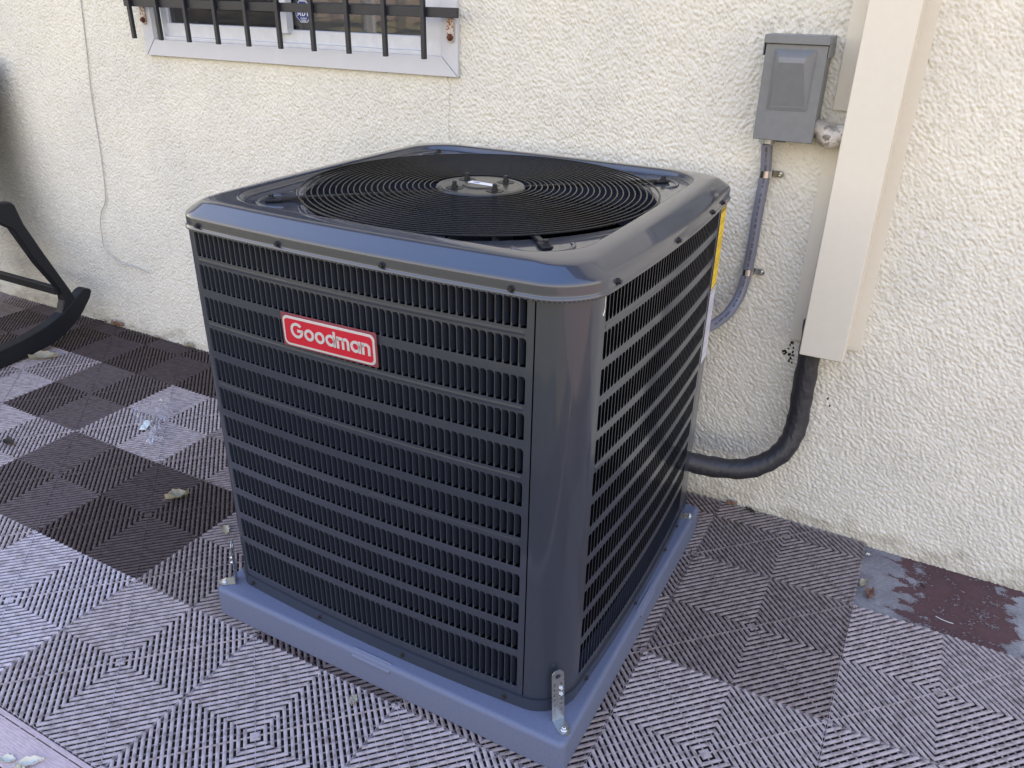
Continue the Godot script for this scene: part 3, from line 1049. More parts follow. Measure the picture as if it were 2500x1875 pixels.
# ------------------------------------------------------------------ plastic equipment pad
func pad() -> void:
	var x0 := 0.2704
	var x1 := 1.1732
	var z1 := -0.0183
	var z0 := -0.9094
	var t := thing("equipment_pad", "slate blue plastic pad under the condenser unit", "pad")
	var mb := MB.new()
	var c := Vector3((x0 + x1) / 2, 0, (z0 + z1) / 2)
	var hx := (x1 - x0) / 2
	var hz := (z1 - z0) / 2
	# rings: bottom to top, rounded upper edge
	var prof := [Vector2(0.0, 0.0008), Vector2(0.0, 0.064), Vector2(0.0008, 0.0685), Vector2(0.003, 0.0722), Vector2(0.0062, 0.0743), Vector2(0.011, 0.0749)]
	var nr := [Vector2(1, 0), Vector2(1, 0.05), Vector2(0.93, 0.36), Vector2(0.71, 0.71), Vector2(0.36, 0.93), Vector2(0, 1)]
	var rings := []
	var nors := []
	for k in prof.size():
		var p := rounded_rect(hx - prof[k].x, hz - prof[k].x, maxf(0.004, 0.014 - prof[k].x * 0.5), 5)
		var q := rounded_rect(1, 1, 0.9999, 5)
		var ring := []
		var rn := []
		for i in p.size():
			ring.append(c + Vector3(p[i].x, prof[k].y, p[i].y))
			var side: int = i / 6
			var a := PI / 2 * (side + (i % 6) / 5.0)
			rn.append((Vector3(cos(a), 0, sin(a)) * nr[k].x + Vector3.UP * nr[k].y).normalized())
		rings.append(ring); nors.append(rn)
	for k in prof.size() - 1:
		var m: int = rings[k].size()
		for i in m:
			var j := (i + 1) % m
			mb.squad(rings[k][i], rings[k][j], rings[k + 1][j], rings[k + 1][i], nors[k][i], nors[k][j], nors[k + 1][j], nors[k + 1][i])
	var top: Array = rings[-1]
	for i in top.size():
		mb.tri(top[i], top[(i + 1) % top.size()], c + Vector3(0, 0.0749, 0), Vector3.UP, Vector3.UP, Vector3.UP)
	obj("slab", mb, M.pad, t)
	# bevelled label plates moulded into the upper edges
	var pl := MB.new()
	var sec := PackedVector2Array([Vector2(-0.0090, 0.0766), Vector2(0.0026, 0.0612), Vector2(0.0022, 0.0565), Vector2(-0.009, 0.0565), Vector2(-0.012, 0.0752)])
	pl.prism(sec, Transform3D(Vector3(0, 0, 1), Vector3.UP, Vector3(-1, 0, 0), Vector3(0.723, 0, z1)), 0.0495, 0.0006)
	obj("label_plate", pl, M.pad, t)
	var pr := MB.new()
	pr.prism(sec, Transform3D(Vector3(1, 0, 0), Vector3.UP, Vector3(0, 0, 1), Vector3(x1, 0, -0.485)), 0.0495, 0.0006)
	obj("label_plate", pr, M.pad, t)
	# faint raised figures on the front plate
	var fg := MB.new()
	var nrm := Vector3(0, 0.0116, 0.0154).normalized()
	var fx := Transform3D(Vector3.RIGHT, Vector3(0, 0.0154, -0.0116).normalized(), nrm, Vector3(0.723, 0.0689, z1 - 0.0032))
	text_into(fg, "36   36   3", 0.017, fx, 0.0006, 0.075)
	obj("raised_figures", fg, M.pad, t)


# ------------------------------------------------------------------ the condenser unit
const ROWS := 12

func row_span(k: int) -> Vector2:
	var top := 0.927 - k * 0.0658
	return Vector2(top - (0.079 if k == ROWS - 1 else 0.0502), top)

# louvred sheet. Local frame: u along the face, v up, w outwards; place() bows and puts it in the world
func louvre_panel(place: Callable, u0: float, u1: float, s0: float, s1: float, cols: int, y0: float, y1: float, deep := 1.0, rim := 0.0010) -> MB:
	var mb := MB.new()
	var OUT: Vector3 = place.call((u0 + u1) / 2, 0.5, 1.0) - place.call((u0 + u1) / 2, 0.5, 0.0)
	OUT = OUT.normalized()
	var pitch := (s1 - s0) / cols
	var nn := func(u: float) -> Vector3:
		var a: Vector3 = place.call(u - 0.01, 0.5, 0.0)
		var b: Vector3 = place.call(u + 0.01, 0.5, 0.0)
		var m := Vector3.UP.cross(b - a).normalized()
		return m if m.dot(OUT) > 0 else -m
	var flat := func(a0: float, a1: float, b0: float, b1: float, w := 0.0) -> void:
		if a1 - a0 < 1e-5 or b1 - b0 < 1e-5:
			return
		var seg := maxi(1, int(ceil((a1 - a0) / 0.05)))
		for i in seg:
			var p := lerpf(a0, a1, float(i) / seg)
			var q := lerpf(a0, a1, float(i + 1) / seg)
			mb.squad(place.call(p, b0, w), place.call(q, b0, w), place.call(q, b1, w), place.call(p, b1, w), nn.call(p), nn.call(q), nn.call(q), nn.call(p))
	flat.call(u0, s0, y0, y1)
	flat.call(s1, u1, y0, y1)
	var prev := y1
	for k in ROWS:
		var r := row_span(k)
		flat.call(s0, s1, r.y, prev)
		prev = r.x
		# one opening: right corners rounded, a small tab at the lower left
		for c in cols:
			var ul := s0 + c * pitch
			var w := pitch
			var gap := 0.0008          # edge of metal left of the opening
			var L := ul + gap
			var R := ul + w - 0.0004
			var rt := 0.0058
			var rb := 0.0030
			var hole := PackedVector2Array()
			hole.append(Vector2(L, r.y - 0.001))
			for i in 5:
				var a := PI / 2 * (1.0 - i / 4.0)
				hole.append(Vector2(R - rt + cos(a) * rt, r.y - 0.0005 - rt * 1.3 + sin(a) * rt * 1.3))
			for i in 4:
				var a := -PI / 2 * (i / 3.0)
				hole.append(Vector2(R - rb + cos(a) * rb, r.x + rb + 0.0003 + sin(a) * rb))
			hole.append(Vector2(L + 0.0016, r.x + 0.0003))
			hole.append(Vector2(L + 0.0014, r.x + 0.0055))
			hole.append(Vector2(L, r.x + 0.0075))
			# sheet round the opening
			var m := hole.size()
			var ctr := Vector2((L + R) / 2, (r.x + r.y) / 2)
			var n0: Vector3 = nn.call(ul + w / 2)
			for i in m:
				var p := hole[i]
				var q := hole[(i + 1) % m]
				var pe := edge_pt(p, ctr, ul, ul + w, r.x, r.y)
				var qe := edge_pt(q, ctr, ul, ul + w, r.x, r.y)
				mb.squad(place.call(pe.x, pe.y, 0.0), place.call(qe.x, qe.y, 0.0), place.call(q.x, q.y, 0.0), place.call(p.x, p.y, 0.0), n0, n0, n0, n0)
				# corner of the cell
				var cx: float = ul if pe.x < ul + 1e-5 or qe.x < ul + 1e-5 else ul + w
				var cy: float = r.x if minf(pe.y, qe.y) < r.x + 1e-5 else r.y
				if absf(pe.x - qe.x) > 1e-5 and absf(pe.y - qe.y) > 1e-5:
					mb.tri(place.call(pe.x, pe.y, 0.0), place.call(qe.x, qe.y, 0.0), place.call(cx, cy, 0.0), n0, n0, n0)
				# rolled rim of the opening, turning inwards
				var d := (q - p).normalized()
				var side: Vector3 = (place.call(p.x + d.y * 0.001, p.y - d.x * 0.001, 0.0) - place.call(p.x, p.y, 0.0)).normalized()
				mb.squad(place.call(p.x, p.y, 0.0), place.call(q.x, q.y, 0.0), place.call(q.x, q.y, -rim), place.call(p.x, p.y, -rim), (n0 + side).normalized(), (n0 + side).normalized(), side, side)
			# louvre blade: starts at the left edge and slants inwards to the right
			var bt := r.y - 0.0008
			var bb := r.x + 0.0008
			var us := [0.0, 0.0009, 0.0025, 0.0040]
			var ws := [0.0, -0.0022, -0.0070, -0.0125]
			for i in (3 if deep > 0.0 else 0):
				var A: Vector3 = place.call(L + us[i] * deep - 0.0004, bb, ws[i] * deep - 0.0004)
				var B: Vector3 = place.call(L + us[i + 1] * deep - 0.0004, bb, ws[i + 1] * deep - 0.0004)
				var C: Vector3 = place.call(L + us[i + 1] * deep - 0.0004, bt, ws[i + 1] * deep - 0.0004)
				var D: Vector3 = place.call(L + us[i] * deep - 0.0004, bt, ws[i] * deep - 0.0004)
				mb.quad(A, B, C, D, n0)
	flat.call(s0, s1, y0, prev)
	# pressed bead along every second band
	for k in range(0, ROWS - 1, 2):
		var yc := (row_span(k).x + row_span(k + 1).y) / 2
		var seg := 24
		for i in seg:
			var p := lerpf(s0 + 0.004, s1 - 0.004, float(i) / seg)
			var q := lerpf(s0 + 0.004, s1 - 0.004, float(i + 1) / seg)
			var hs := [-0.0042, -0.0022, 0.0, 0.0022, 0.0042]
			var wsz := [0.0, 0.0005, 0.0008, 0.0005, 0.0]
			var na := [0.1, 0.22, 0.0, -0.22, -0.1]
			for j in 4:
				var np: Vector3 = (nn.call(p) - Vector3.UP * na[j]).normalized()
				var nq: Vector3 = (nn.call(p) - Vector3.UP * na[j + 1]).normalized()
				mb.squad(place.call(p, yc + hs[j], wsz[j]), place.call(q, yc + hs[j], wsz[j]), place.call(q, yc + hs[j + 1], wsz[j + 1]), place.call(p, yc + hs[j + 1], wsz[j + 1]), np, np, nq, nq)
	return mb

# where the ray from the centre of the opening through p meets the cell's border
func edge_pt(p: Vector2, c: Vector2, x0: float, x1: float, y0: float, y1: float) -> Vector2:
	var d := p - c
	var k := INF
	if absf(d.x) > 1e-9:
		k = minf(k, ((x1 if d.x > 0 else x0) - c.x) / d.x)
	if absf(d.y) > 1e-9:
		k = minf(k, ((y1 if d.y > 0 else y0) - c.y) / d.y)
	return c + d * k


func unit() -> void:
	var u := thing("air_conditioner", "dark grey louvred air conditioner condenser with round fan grille on top", "air conditioner")
	var yb := 0.1065
	var yt := 0.934
	var pl := plan(UH, [0.07, 0.037, 0.037, 0.022])
	# base pan with a rolled lip
	var b := MB.new()
	band(b, pl, 0.0755, 0.1015, 0.0025)
	band(b, pl, 0.1015, 0.1050, 0.0048)
	for k in pl.size():
		var p: Array = pl[k]
		var q: Array = pl[(k + 1) % pl.size()]
		b.squad(p[0] + p[1] * 0.0048 + Vector3(0, 0.105, 0), q[0] + q[1] * 0.0048 + Vector3(0, 0.105, 0), q[0] - q[1] * 0.006 + Vector3(0, 0.1062, 0), p[0] - p[1] * 0.006 + Vector3(0, 0.1062, 0), Vector3.UP, Vector3.UP, Vector3.UP, Vector3.UP)
		b.squad(p[0] + p[1] * 0.0025 + Vector3(0, 0.1015, 0), q[0] + q[1] * 0.0025 + Vector3(0, 0.1015, 0), q[0] + q[1] * 0.0048 + Vector3(0, 0.1015, 0), p[0] + p[1] * 0.0048 + Vector3(0, 0.1015, 0), Vector3.DOWN, Vector3.DOWN, Vector3.DOWN, Vector3.DOWN)
		b.tri(p[0] + Vector3(0, 0.1058, 0), q[0] + Vector3(0, 0.1058, 0), UC + Vector3(0, 0.1058, 0), Vector3.UP, Vector3.UP, Vector3.UP)
	obj("base_pan", b, M.panel, u)
	# condenser coil behind the louvres
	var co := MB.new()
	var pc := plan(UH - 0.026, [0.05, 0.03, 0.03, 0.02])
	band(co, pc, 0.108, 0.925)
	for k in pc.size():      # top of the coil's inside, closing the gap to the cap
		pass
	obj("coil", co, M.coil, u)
	# front louvre panel, right louvre panel
	var fz := UC.z + UH
	var front := func(a: float, y: float, w: float) -> Vector3:
		var p := bow(Vector3(a, y, fz))
		p.z += w
		return p
	obj("louver_panel", louvre_panel(front, UC.x - UH + 0.037, 1.0603, 0.3385, 1.0485, 52, yb, yt), M.panel, u)
	var rx := UC.x + UH
	var right := func(a: float, y: float, w: float) -> Vector3:
		var p := bow(Vector3(rx, y, -a))
		p.x += w
		return p
	obj("louver_panel", louvre_panel(right, 0.1389, 0.8132, 0.1475, 0.7975, 48, yb, yt, 0.0, 0.0004), M.panel, u)
	# plain sheet round the corners and along the hidden sides. Plan indices: 0-8 front right corner, then front run ...
	var m := pl.size()
	var cp := MB.new()
	band(cp, pl, yb, yt, 0.0, 0, 8)
	# from the curve to the seam on the front face
	cp.quad(front.call(1.065, yb, 0.0), front.call(1.0628, yb, 0.0), front.call(1.0628, yt, 0.0), front.call(1.065, yt, 0.0), Vector3(0, 0, 1))
	cp.quad(front.call(1.0628, yb, 0.0), front.call(1.0628, yb, -0.006), front.call(1.0628, yt, -0.006), front.call(1.0628, yt, 0.0), Vector3.LEFT)
	obj("corner_panel", cp, M.panel, u)
	var seam := MB.new()
	seam.box(Transform3D(Basis(), Vector3(1.0616, (yb + yt) / 2, fz - 0.004)), Vector3(0.0035, (yt - yb) / 2, 0.001))
	seam.box(Transform3D(Basis(), Vector3(1.0616, 0.9265, fz - 0.001)), Vector3(0.0075, 0.004, 0.0016))
	obj("seam_gap", seam, M.black, u)
	var lc := MB.new()
	band(lc, pl, yb, yt, 0.0, 22, 30)       # front left corner
	obj("corner_panel", lc, M.panel, u)
	var hs := MB.new()
	band(hs, pl, yb, yt, 0.0, 30, 66)       # left side and back
	obj("side_panel", hs, M.panel, u)
	var rc := MB.new()
	band(rc, pl, yb, yt, 0.0, 66, 74)       # rear right corner
	rc.quad(right.call(0.8155, yb, 0.0), right.call(0.881, yb, 0.0), right.call(0.881, yt, 0.0), right.call(0.8155, yt, 0.0), Vector3.RIGHT)
	rc.quad(right.call(0.8155, yb, 0.0), right.call(0.8155, yb, -0.006), right.call(0.8155, yt, -0.006), right.call(0.8155, yt, 0.0), Vector3(0, 0, 1))
	obj("corner_panel", rc, M.panel, u)

	top_cap(u)
	grille(u)
	fan(u)

	# screws along the cap's rim and the base
	var fo := Vector3(0, 0, 1)
	for s in [[0.3649, 0.9405], [0.5697, 0.9405], [0.7935, 0.9405], [1.0241, 0.9405]]:
		var sc := MB.new()
		bolt(sc, bow(Vector3(s[0], s[1], fz)) + fo * 0.0074, fo, 0.0058)
		obj("screw", sc, M.black, u)
	for s in [0.352, 0.560, 0.785, 1.0235]:
		var sc := MB.new()
		bolt(sc, bow(Vector3(s, 0.0895, fz)) + fo * 0.0027, fo, 0.0052)
		obj("screw", sc, M.black, u)
	for s in [-0.168, -0.44, -0.68, -0.775]:
		var sc := MB.new()
		bolt(sc, bow(Vector3(rx, 0.9405, s)) + Vector3.RIGHT * 0.0074, Vector3.RIGHT, 0.0058)
		obj("screw", sc, M.black, u)
	for s in [-0.18, -0.44, -0.66, -0.77]:
		var sc := MB.new()
		bolt(sc, bow(Vector3(rx, 0.0895, s)) + Vector3.RIGHT * 0.0027, Vector3.RIGHT, 0.0052)
		obj("screw", sc, M.black, u)
	var sm := MB.new()
	bolt(sm, Vector3(rx + 0.001, 0.452, -0.812), Vector3.RIGHT, 0.005)
	obj("screw", sm, M.black, u)

	badge(u, front)
	corner_labels(u)
	# scuff of bare metal on the corner by the first louvres
	var sf := MB.new()
	var pts := []
	for i in 12:
		pts.append(right.call(0.1432 - 0.003 * (1.0 if i > 9 else 0.0) + sin(i * 2.1) * 0.0006, 0.93 - i * 0.0035, 0.0004))
	sf.tube(pts, 0.0007, 5)
	obj("scuff", sf, M.silver_print, u)


func top_cap(u: Node3D) -> void:
	var cap := MB.new()
	var N := 360
	var H := UH + 0.007
	# (inset, height); the last entries run over the deck to the fan opening
	var prof := [Vector2(0.006, 0.9275), Vector2(-0.002, 0.9280), Vector2(-0.0032, 0.9300), Vector2(-0.0028, 0.9330), Vector2(-0.0008, 0.9350), Vector2(0.0, 0.9368), Vector2(0.0, 0.9400), Vector2(0.0, 0.9500), Vector2(0.0004, 0.9530), Vector2(0.0020, 0.9560), Vector2(0.0048, 0.9586), Vector2(0.0085, 0.9612), Vector2(0.0265, 0.9738), Vector2(0.0305, 0.9763), Vector2(0.0350, 0.9782), Vector2(0.0400, 0.9793), Vector2(0.0460, 0.9798), Vector2(0.0560, 0.9802), Vector2(0.0592, 0.9795), Vector2(0.0615, 0.9768), Vector2(0.0632, 0.9720), Vector2(0.0655, 0.9680), Vector2(0.0690, 0.9662)]
	var R := 0.362
	var deckr := [0.25, 0.6, 1.0]
	var lip := [Vector2(-0.003, 0.9648), Vector2(-0.0055, 0.9622), Vector2(-0.0065, 0.956), Vector2(-0.0065, 0.915), Vector2(-0.012, 0.86)]
	var rows := prof.size() + deckr.size() + lip.size()
	var P := []
	# angles, denser near the corners
	var ang := PackedFloat32Array()
	for i in N:
		var t := TAU * i / N
		ang.append(t - 0.16 * sin(4.0 * t) * -1.0 * 0.5)
	for i in N:
		var c := cos(ang[i])
		var s := sin(ang[i])
		var col := []
		var rbase := 0.080 if c > 0 else 0.060
		rbase = lerpf(0.057, lerpf(0.050, 0.080, smoothstep(-0.3, 0.3, s)), smoothstep(-0.3, 0.3, c))
		for k in prof.size():
			var d: float = prof[k].x
			var r := maxf(rbase - d, 0.02)
			if d > 0.02:
				r = lerpf(r, 0.095, smoothstep(0.02, 0.05, d))
			var q := rsq(c, s, H - d, r)
			if k > 16:
				q = maxf(q, R + 0.0002 * (prof.size() - k))
			var p := UC + Vector3(c * q, prof[k].y, s * q)
			col.append(bow(p))
		var qd := maxf(rsq(c, s, H - 0.069, 0.095), R)
		for k in deckr:
			var q := lerpf(qd, R, k)
			col.append(bow(UC + Vector3(c * q, 0.9656, s * q)))
		for l in lip:
			var q: float = R + l.x
			col.append(bow(UC + Vector3(c * q, l.y, s * q)))
		P.append(col)
	# smooth normals from neighbours
	var Nn := []
	for i in N:
		var col := []
		for k in rows:
			var a: Vector3 = P[(i + 1) % N][k] - P[(i + N - 1) % N][k]
			var b: Vector3 = P[i][mini(k + 1, rows - 1)] - P[i][maxi(k - 1, 0)]
			var nv := a.cross(b)
			var radial := Vector3(cos(ang[i]), 0, sin(ang[i]))
			nv = nv.normalized() if nv.length() > 1e-12 else Vector3.UP
			var want := radial + Vector3.UP * 0.6 if k < prof.size() + deckr.size() else Vector3.UP * 0.4 - radial
			if nv.dot(want) < 0:
				nv = -nv
			col.append(nv)
		Nn.append(col)
	for i in N:
		var j := (i + 1) % N
		for k in rows - 1:
			cap.squad(P[i][k], P[j][k], P[j][k + 1], P[i][k + 1], Nn[i][k], Nn[j][k], Nn[j][k + 1], Nn[i][k + 1])
	obj("top_cap", cap, M.paint, u)
	# pressed horseshoe ridges round the feet of the grille arms
	for q in 4:
		var a := PI / 4 + PI / 2 * q
		var d := Vector3(cos(a), 0, sin(a))
		var s := Vector3(-d.z, 0, d.x)
		var ctr := UC + d * 0.405 + Vector3(0, 0.9650, 0)
		var pts := []
		for i in 15:
			var t := -PI * 0.56 + PI * 1.12 * i / 14
			var rr := Vector2(cos(t) * 0.040, sin(t) * 0.052)
			pts.append(ctr + d * rr.x + s * rr.y)
		var rg := MB.new()
		var rad := []
		for i in 15:
			rad.append(0.0045 if i > 0 and i < 14 else 0.002)
		rg.tube(pts, rad, 8)
		obj("pressed_ridge", rg, M.paint, u)


func grille(u: Node3D) -> void:
	var g := MB.new()
	var y := 0.9750
	g.torus(UC + Vector3(0, y, 0), 0.367, 0.0021, 128, 6)
	var gr := obj("fan_grille", g, M.black_wire, u)
	for k in 22:
		var r := 0.104 + k * 0.01188
		var w := MB.new()
		w.torus(UC + Vector3(0, y + 0.003 * (1.0 - smoothstep(0.1, 0.3, r)), 0), r, 0.0017, 48 + k * 3, 6)
		obj("wire_ring", w, M.black_wire, gr)
	# support arms to the corners with screwed feet, lighter spokes between them
	for q in 4:
		var a := PI / 4 + PI / 2 * q
		var d := Vector3(cos(a), 0, sin(a))
		var arm := MB.new()
		var p0 := UC + d * 0.07 + Vector3(0, 0.9695, 0)
		var p1 := UC + d * 0.402 + Vector3(0, 0.9705, 0)
		var f := xf((p0 + p1) / 2, (p1 - p0), Vector3.UP)
		arm.box(f, Vector3(p0.distance_to(p1) / 2, 0.0036, 0.0055), 0.0015)
		arm.box(xf(UC + d * 0.414 + Vector3(0, 0.9695, 0), d), Vector3(0.017, 0.0032, 0.0095), 0.002)
		bolt(arm, UC + d * 0.418 + Vector3(0, 0.9725, 0), Vector3.UP, 0.0075)
		obj("support_arm", arm, M.black, gr)
		var a2 := a + PI / 4
		var d2 := Vector3(cos(a2), 0, sin(a2))
		var sp := MB.new()
		sp.tube([UC + d2 * 0.085 + Vector3(0, 0.9722, 0), UC + d2 * 0.366 + Vector3(0, 0.9710, 0)], 0.0020, 6)
		for k in 22:
			var r := 0.104 + k * 0.01188
			sp.box(xf(UC + d2 * r + Vector3(0, 0.9732, 0), d2), Vector3(0.0024, 0.0014, 0.0030), 0.0005)
		obj("spoke", sp, M.black_wire, gr)
	# hub plate with a raised centre, four dished bolt holes and a white sticker
	var h := MB.new()
	h.lathe([Vector2(0.093, 0.971), Vector2(0.093, 0.976), Vector2(0.0905, 0.9785), Vector2(0.083, 0.9797), Vector2(0.078, 0.9791), Vector2(0.040, 0.9793), Vector2(0.036, 0.9817), Vector2(0.0, 0.9821)], Transform3D(Basis(), UC), 64)
	var hub := obj("hub_plate", h, M.hub, gr)
	for q in 4:
		var a := PI / 2 * q + 0.55
		var c := UC + Vector3(cos(a), 0, sin(a)) * 0.060
		var o := MB.new()
		o.lathe([Vector2(0.0185, 0.9797), Vector2(0.0160, 0.9801), Vector2(0.0, 0.98005)], Transform3D(Basis(), c), 20)
		obj("bolt_hole", o, M.black, gr)
		var bo := MB.new()
		bo.lathe([Vector2(0.0046, 0.9775), Vector2(0.0046, 0.992), Vector2(0.0038, 0.9935), Vector2(0, 0.9937)], Transform3D(Basis(), c), 10)
		bo.lathe([Vector2(0.0075, 0.9795), Vector2(0.0075, 0.985), Vector2(0, 0.985)], Transform3D(Basis(), c), 6)
		obj("bolt", bo, M.black, gr)
	var st := MB.new()
	st.box(Transform3D(Basis(Vector3.UP, -0.08), UC + Vector3(0.004, 0.9827, 0)), Vector3(0.031, 0.0004, 0.0085))
	obj("sticker", st, M.white, gr)
	var si := MB.new()
	text_into(si, "AF02", 0.011, Transform3D(Vector3(cos(0.08), 0, sin(0.08)), Vector3(sin(0.08), 0, -cos(0.08)), Vector3.UP, UC + Vector3(-0.010, 0.9833, 0)), 0.0002, 0.016)
	obj("sticker_print", si, M.sticker_blue, gr)


func fan(u: Node3D) -> void:
	var mo := MB.new()
	mo.lathe([Vector2(0.0, 0.79), Vector2(0.066, 0.79), Vector2(0.070, 0.80), Vector2(0.070, 0.955), Vector2(0.062, 0.966), Vector2(0.0, 0.968)], Transform3D(Basis(), UC), 32)
	obj("fan_motor", mo, M.black, u)
	for q in 3:
		var b := MB.new()
		var a0 := TAU * q / 3 + 0.35
		var nr := 8
		var na := 10
		var grid := []
		for i in nr + 1:
			var row := []
			var r := lerpf(0.075, 0.335, float(i) / nr)
			for j in na + 1:
				var t := float(j) / na
				var a := a0 + (t - 0.35) * lerpf(0.75, 1.05, float(i) / nr)
				row.append(UC + Vector3(cos(a) * r, 0.885 + 0.040 * (t - 0.5) * lerpf(1.3, 0.8, float(i) / nr) - 0.012 * sin(t * PI), sin(a) * r))
			grid.append(row)
		for i in nr:
			for j in na:
				b.quad(grid[i][j], grid[i + 1][j], grid[i + 1][j + 1], grid[i][j + 1], Vector3.UP)
		obj("fan_blade", b, M.blade, u)
	# the dark well below the fan, and a length of white tubing just under the opening
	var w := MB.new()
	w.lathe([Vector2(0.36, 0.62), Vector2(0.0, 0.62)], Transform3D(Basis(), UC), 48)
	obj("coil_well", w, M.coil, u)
	var tb := MB.new()
	tb.tube([Vector3(0.795, 0.93, -0.162), Vector3(0.800, 0.925, -0.145), Vector3(0.806, 0.90, -0.135)], 0.004, 8)
	obj("tube", tb, M.white, u)


func ring_poly(mb: MB, f: Transform3D, c: Vector2, ro: float, ri: float, a0: float, a1: float, h: float, seg := 28) -> void:
	for i in seg:
		var t0 := lerpf(a0, a1, float(i) / seg)
		var t1 := lerpf(a0, a1, float(i + 1) / seg)
		var d0 := Vector2(cos(t0), sin(t0))
		var d1 := Vector2(cos(t1), sin(t1))
		mb.prism(PackedVector2Array([c + d0 * ri, c + d0 * ro, c + d1 * ro, c + d1 * ri]), f, h)

func bar2(mb: MB, f: Transform3D, x0: float, y0: float, x1: float, y1: float, h: float) -> void:
	mb.prism(PackedVector2Array([Vector2(x0, y0), Vector2(x1, y0), Vector2(x1, y1), Vector2(x0, y1)]), f, h)


# red name plate with a silver rim and round lettering
func badge(u: Node3D, front: Callable) -> void:
	var c: Vector3 = front.call(0.6622, 0.7815, 0.0024)
	var dx: Vector3 = (front.call(0.75, 0.7815, 0.0) - front.call(0.57, 0.7815, 0.0)).normalized()
	var rot := Basis(dx.cross(Vector3.UP).normalized(), 0.018)
	var f := Transform3D(rot * dx, rot * Vector3.UP, rot * dx.cross(Vector3.UP), c)
	var pl := MB.new()
	pl.prism(rounded_rect(0.1085, 0.0325, 0.003), f, 0.0008, 0.0003)
	var p := obj("name_plate", pl, M.badge_edge, u)
	tag(p, "red badge with silver lettering")
	var rim := MB.new()
	rim.prism(rounded_rect(0.1045, 0.0285, 0.0105, 6), f.translated_local(Vector3(0, -0.001, 0.0012)), 0.0005, 0.0002)
	obj("rim", rim, M.silver_print, p)
	var rd := MB.new()
	rd.prism(rounded_rect(0.1000, 0.0240, 0.0078, 6), f.translated_local(Vector3(0, -0.001, 0.0020)), 0.0004)
	obj("face", rd, M.red, p)
	var t := MB.new()
	var g := f.translated_local(Vector3(-0.0855, -0.0122, 0.0029))
	var h := 0.0005
	var w := 0.0051          # stroke
	var xh := 0.0112         # radius of the round letters
	var x := 0.0
	# G
	var gr := 0.0148
	var gc := Vector2(x + gr, gr * 1.0)
	ring_poly(t, g, gc, gr, gr - w, 0.70, TAU - 0.04, h)
	bar2(t, g, gc.x + 0.001, gc.y - w * 0.55, gc.x + gr - 0.0004, gc.y + w * 0.45, h)
	x += gr * 2 + 0.0026
	# o o
	for i in 2:
		ring_poly(t, g, Vector2(x + xh, xh), xh, xh - w, 0, TAU, h)
		x += xh * 2 + 0.0022
	# d
	ring_poly(t, g, Vector2(x + xh, xh), xh, xh - w, 0, TAU, h)
	bar2(t, g, x + xh * 2 - w * 0.9, 0.0, x + xh * 2 + 0.0004, 0.0295, h)
	x += xh * 2 + 0.0030
	# m
	bar2(t, g, x, 0, x + w, xh * 2, h)
	for i in 2:
		var ar := 0.0083
		var cx := x + w + (ar * 2 - w) * i + ar - w
		ring_poly(t, g, Vector2(cx, xh * 2 - ar), ar, ar - w, 0, PI, h, 16)
		bar2(t, g, cx + ar - w, 0, cx + ar, xh * 2 - ar, h)
	x += w + (0.0083 * 2 - w) * 2 + 0.0026
	# a
	ring_poly(t, g, Vector2(x + xh, xh), xh, xh - w, 0, TAU, h)
	bar2(t, g, x + xh * 2 - w * 0.9, 0.0, x + xh * 2 + 0.0004, xh * 2, h)
	x += xh * 2 + 0.0030
	# n
	bar2(t, g, x, 0, x + w, xh * 2, h)
	var ar2 := 0.0090
	ring_poly(t, g, Vector2(x + ar2, xh * 2 - ar2), ar2, ar2 - w, 0, PI, h, 16)
	bar2(t, g, x + ar2 * 2 - w, 0, x + ar2 * 2, xh * 2 - ar2, h)
	obj("lettering", t, M.silver_print, p)


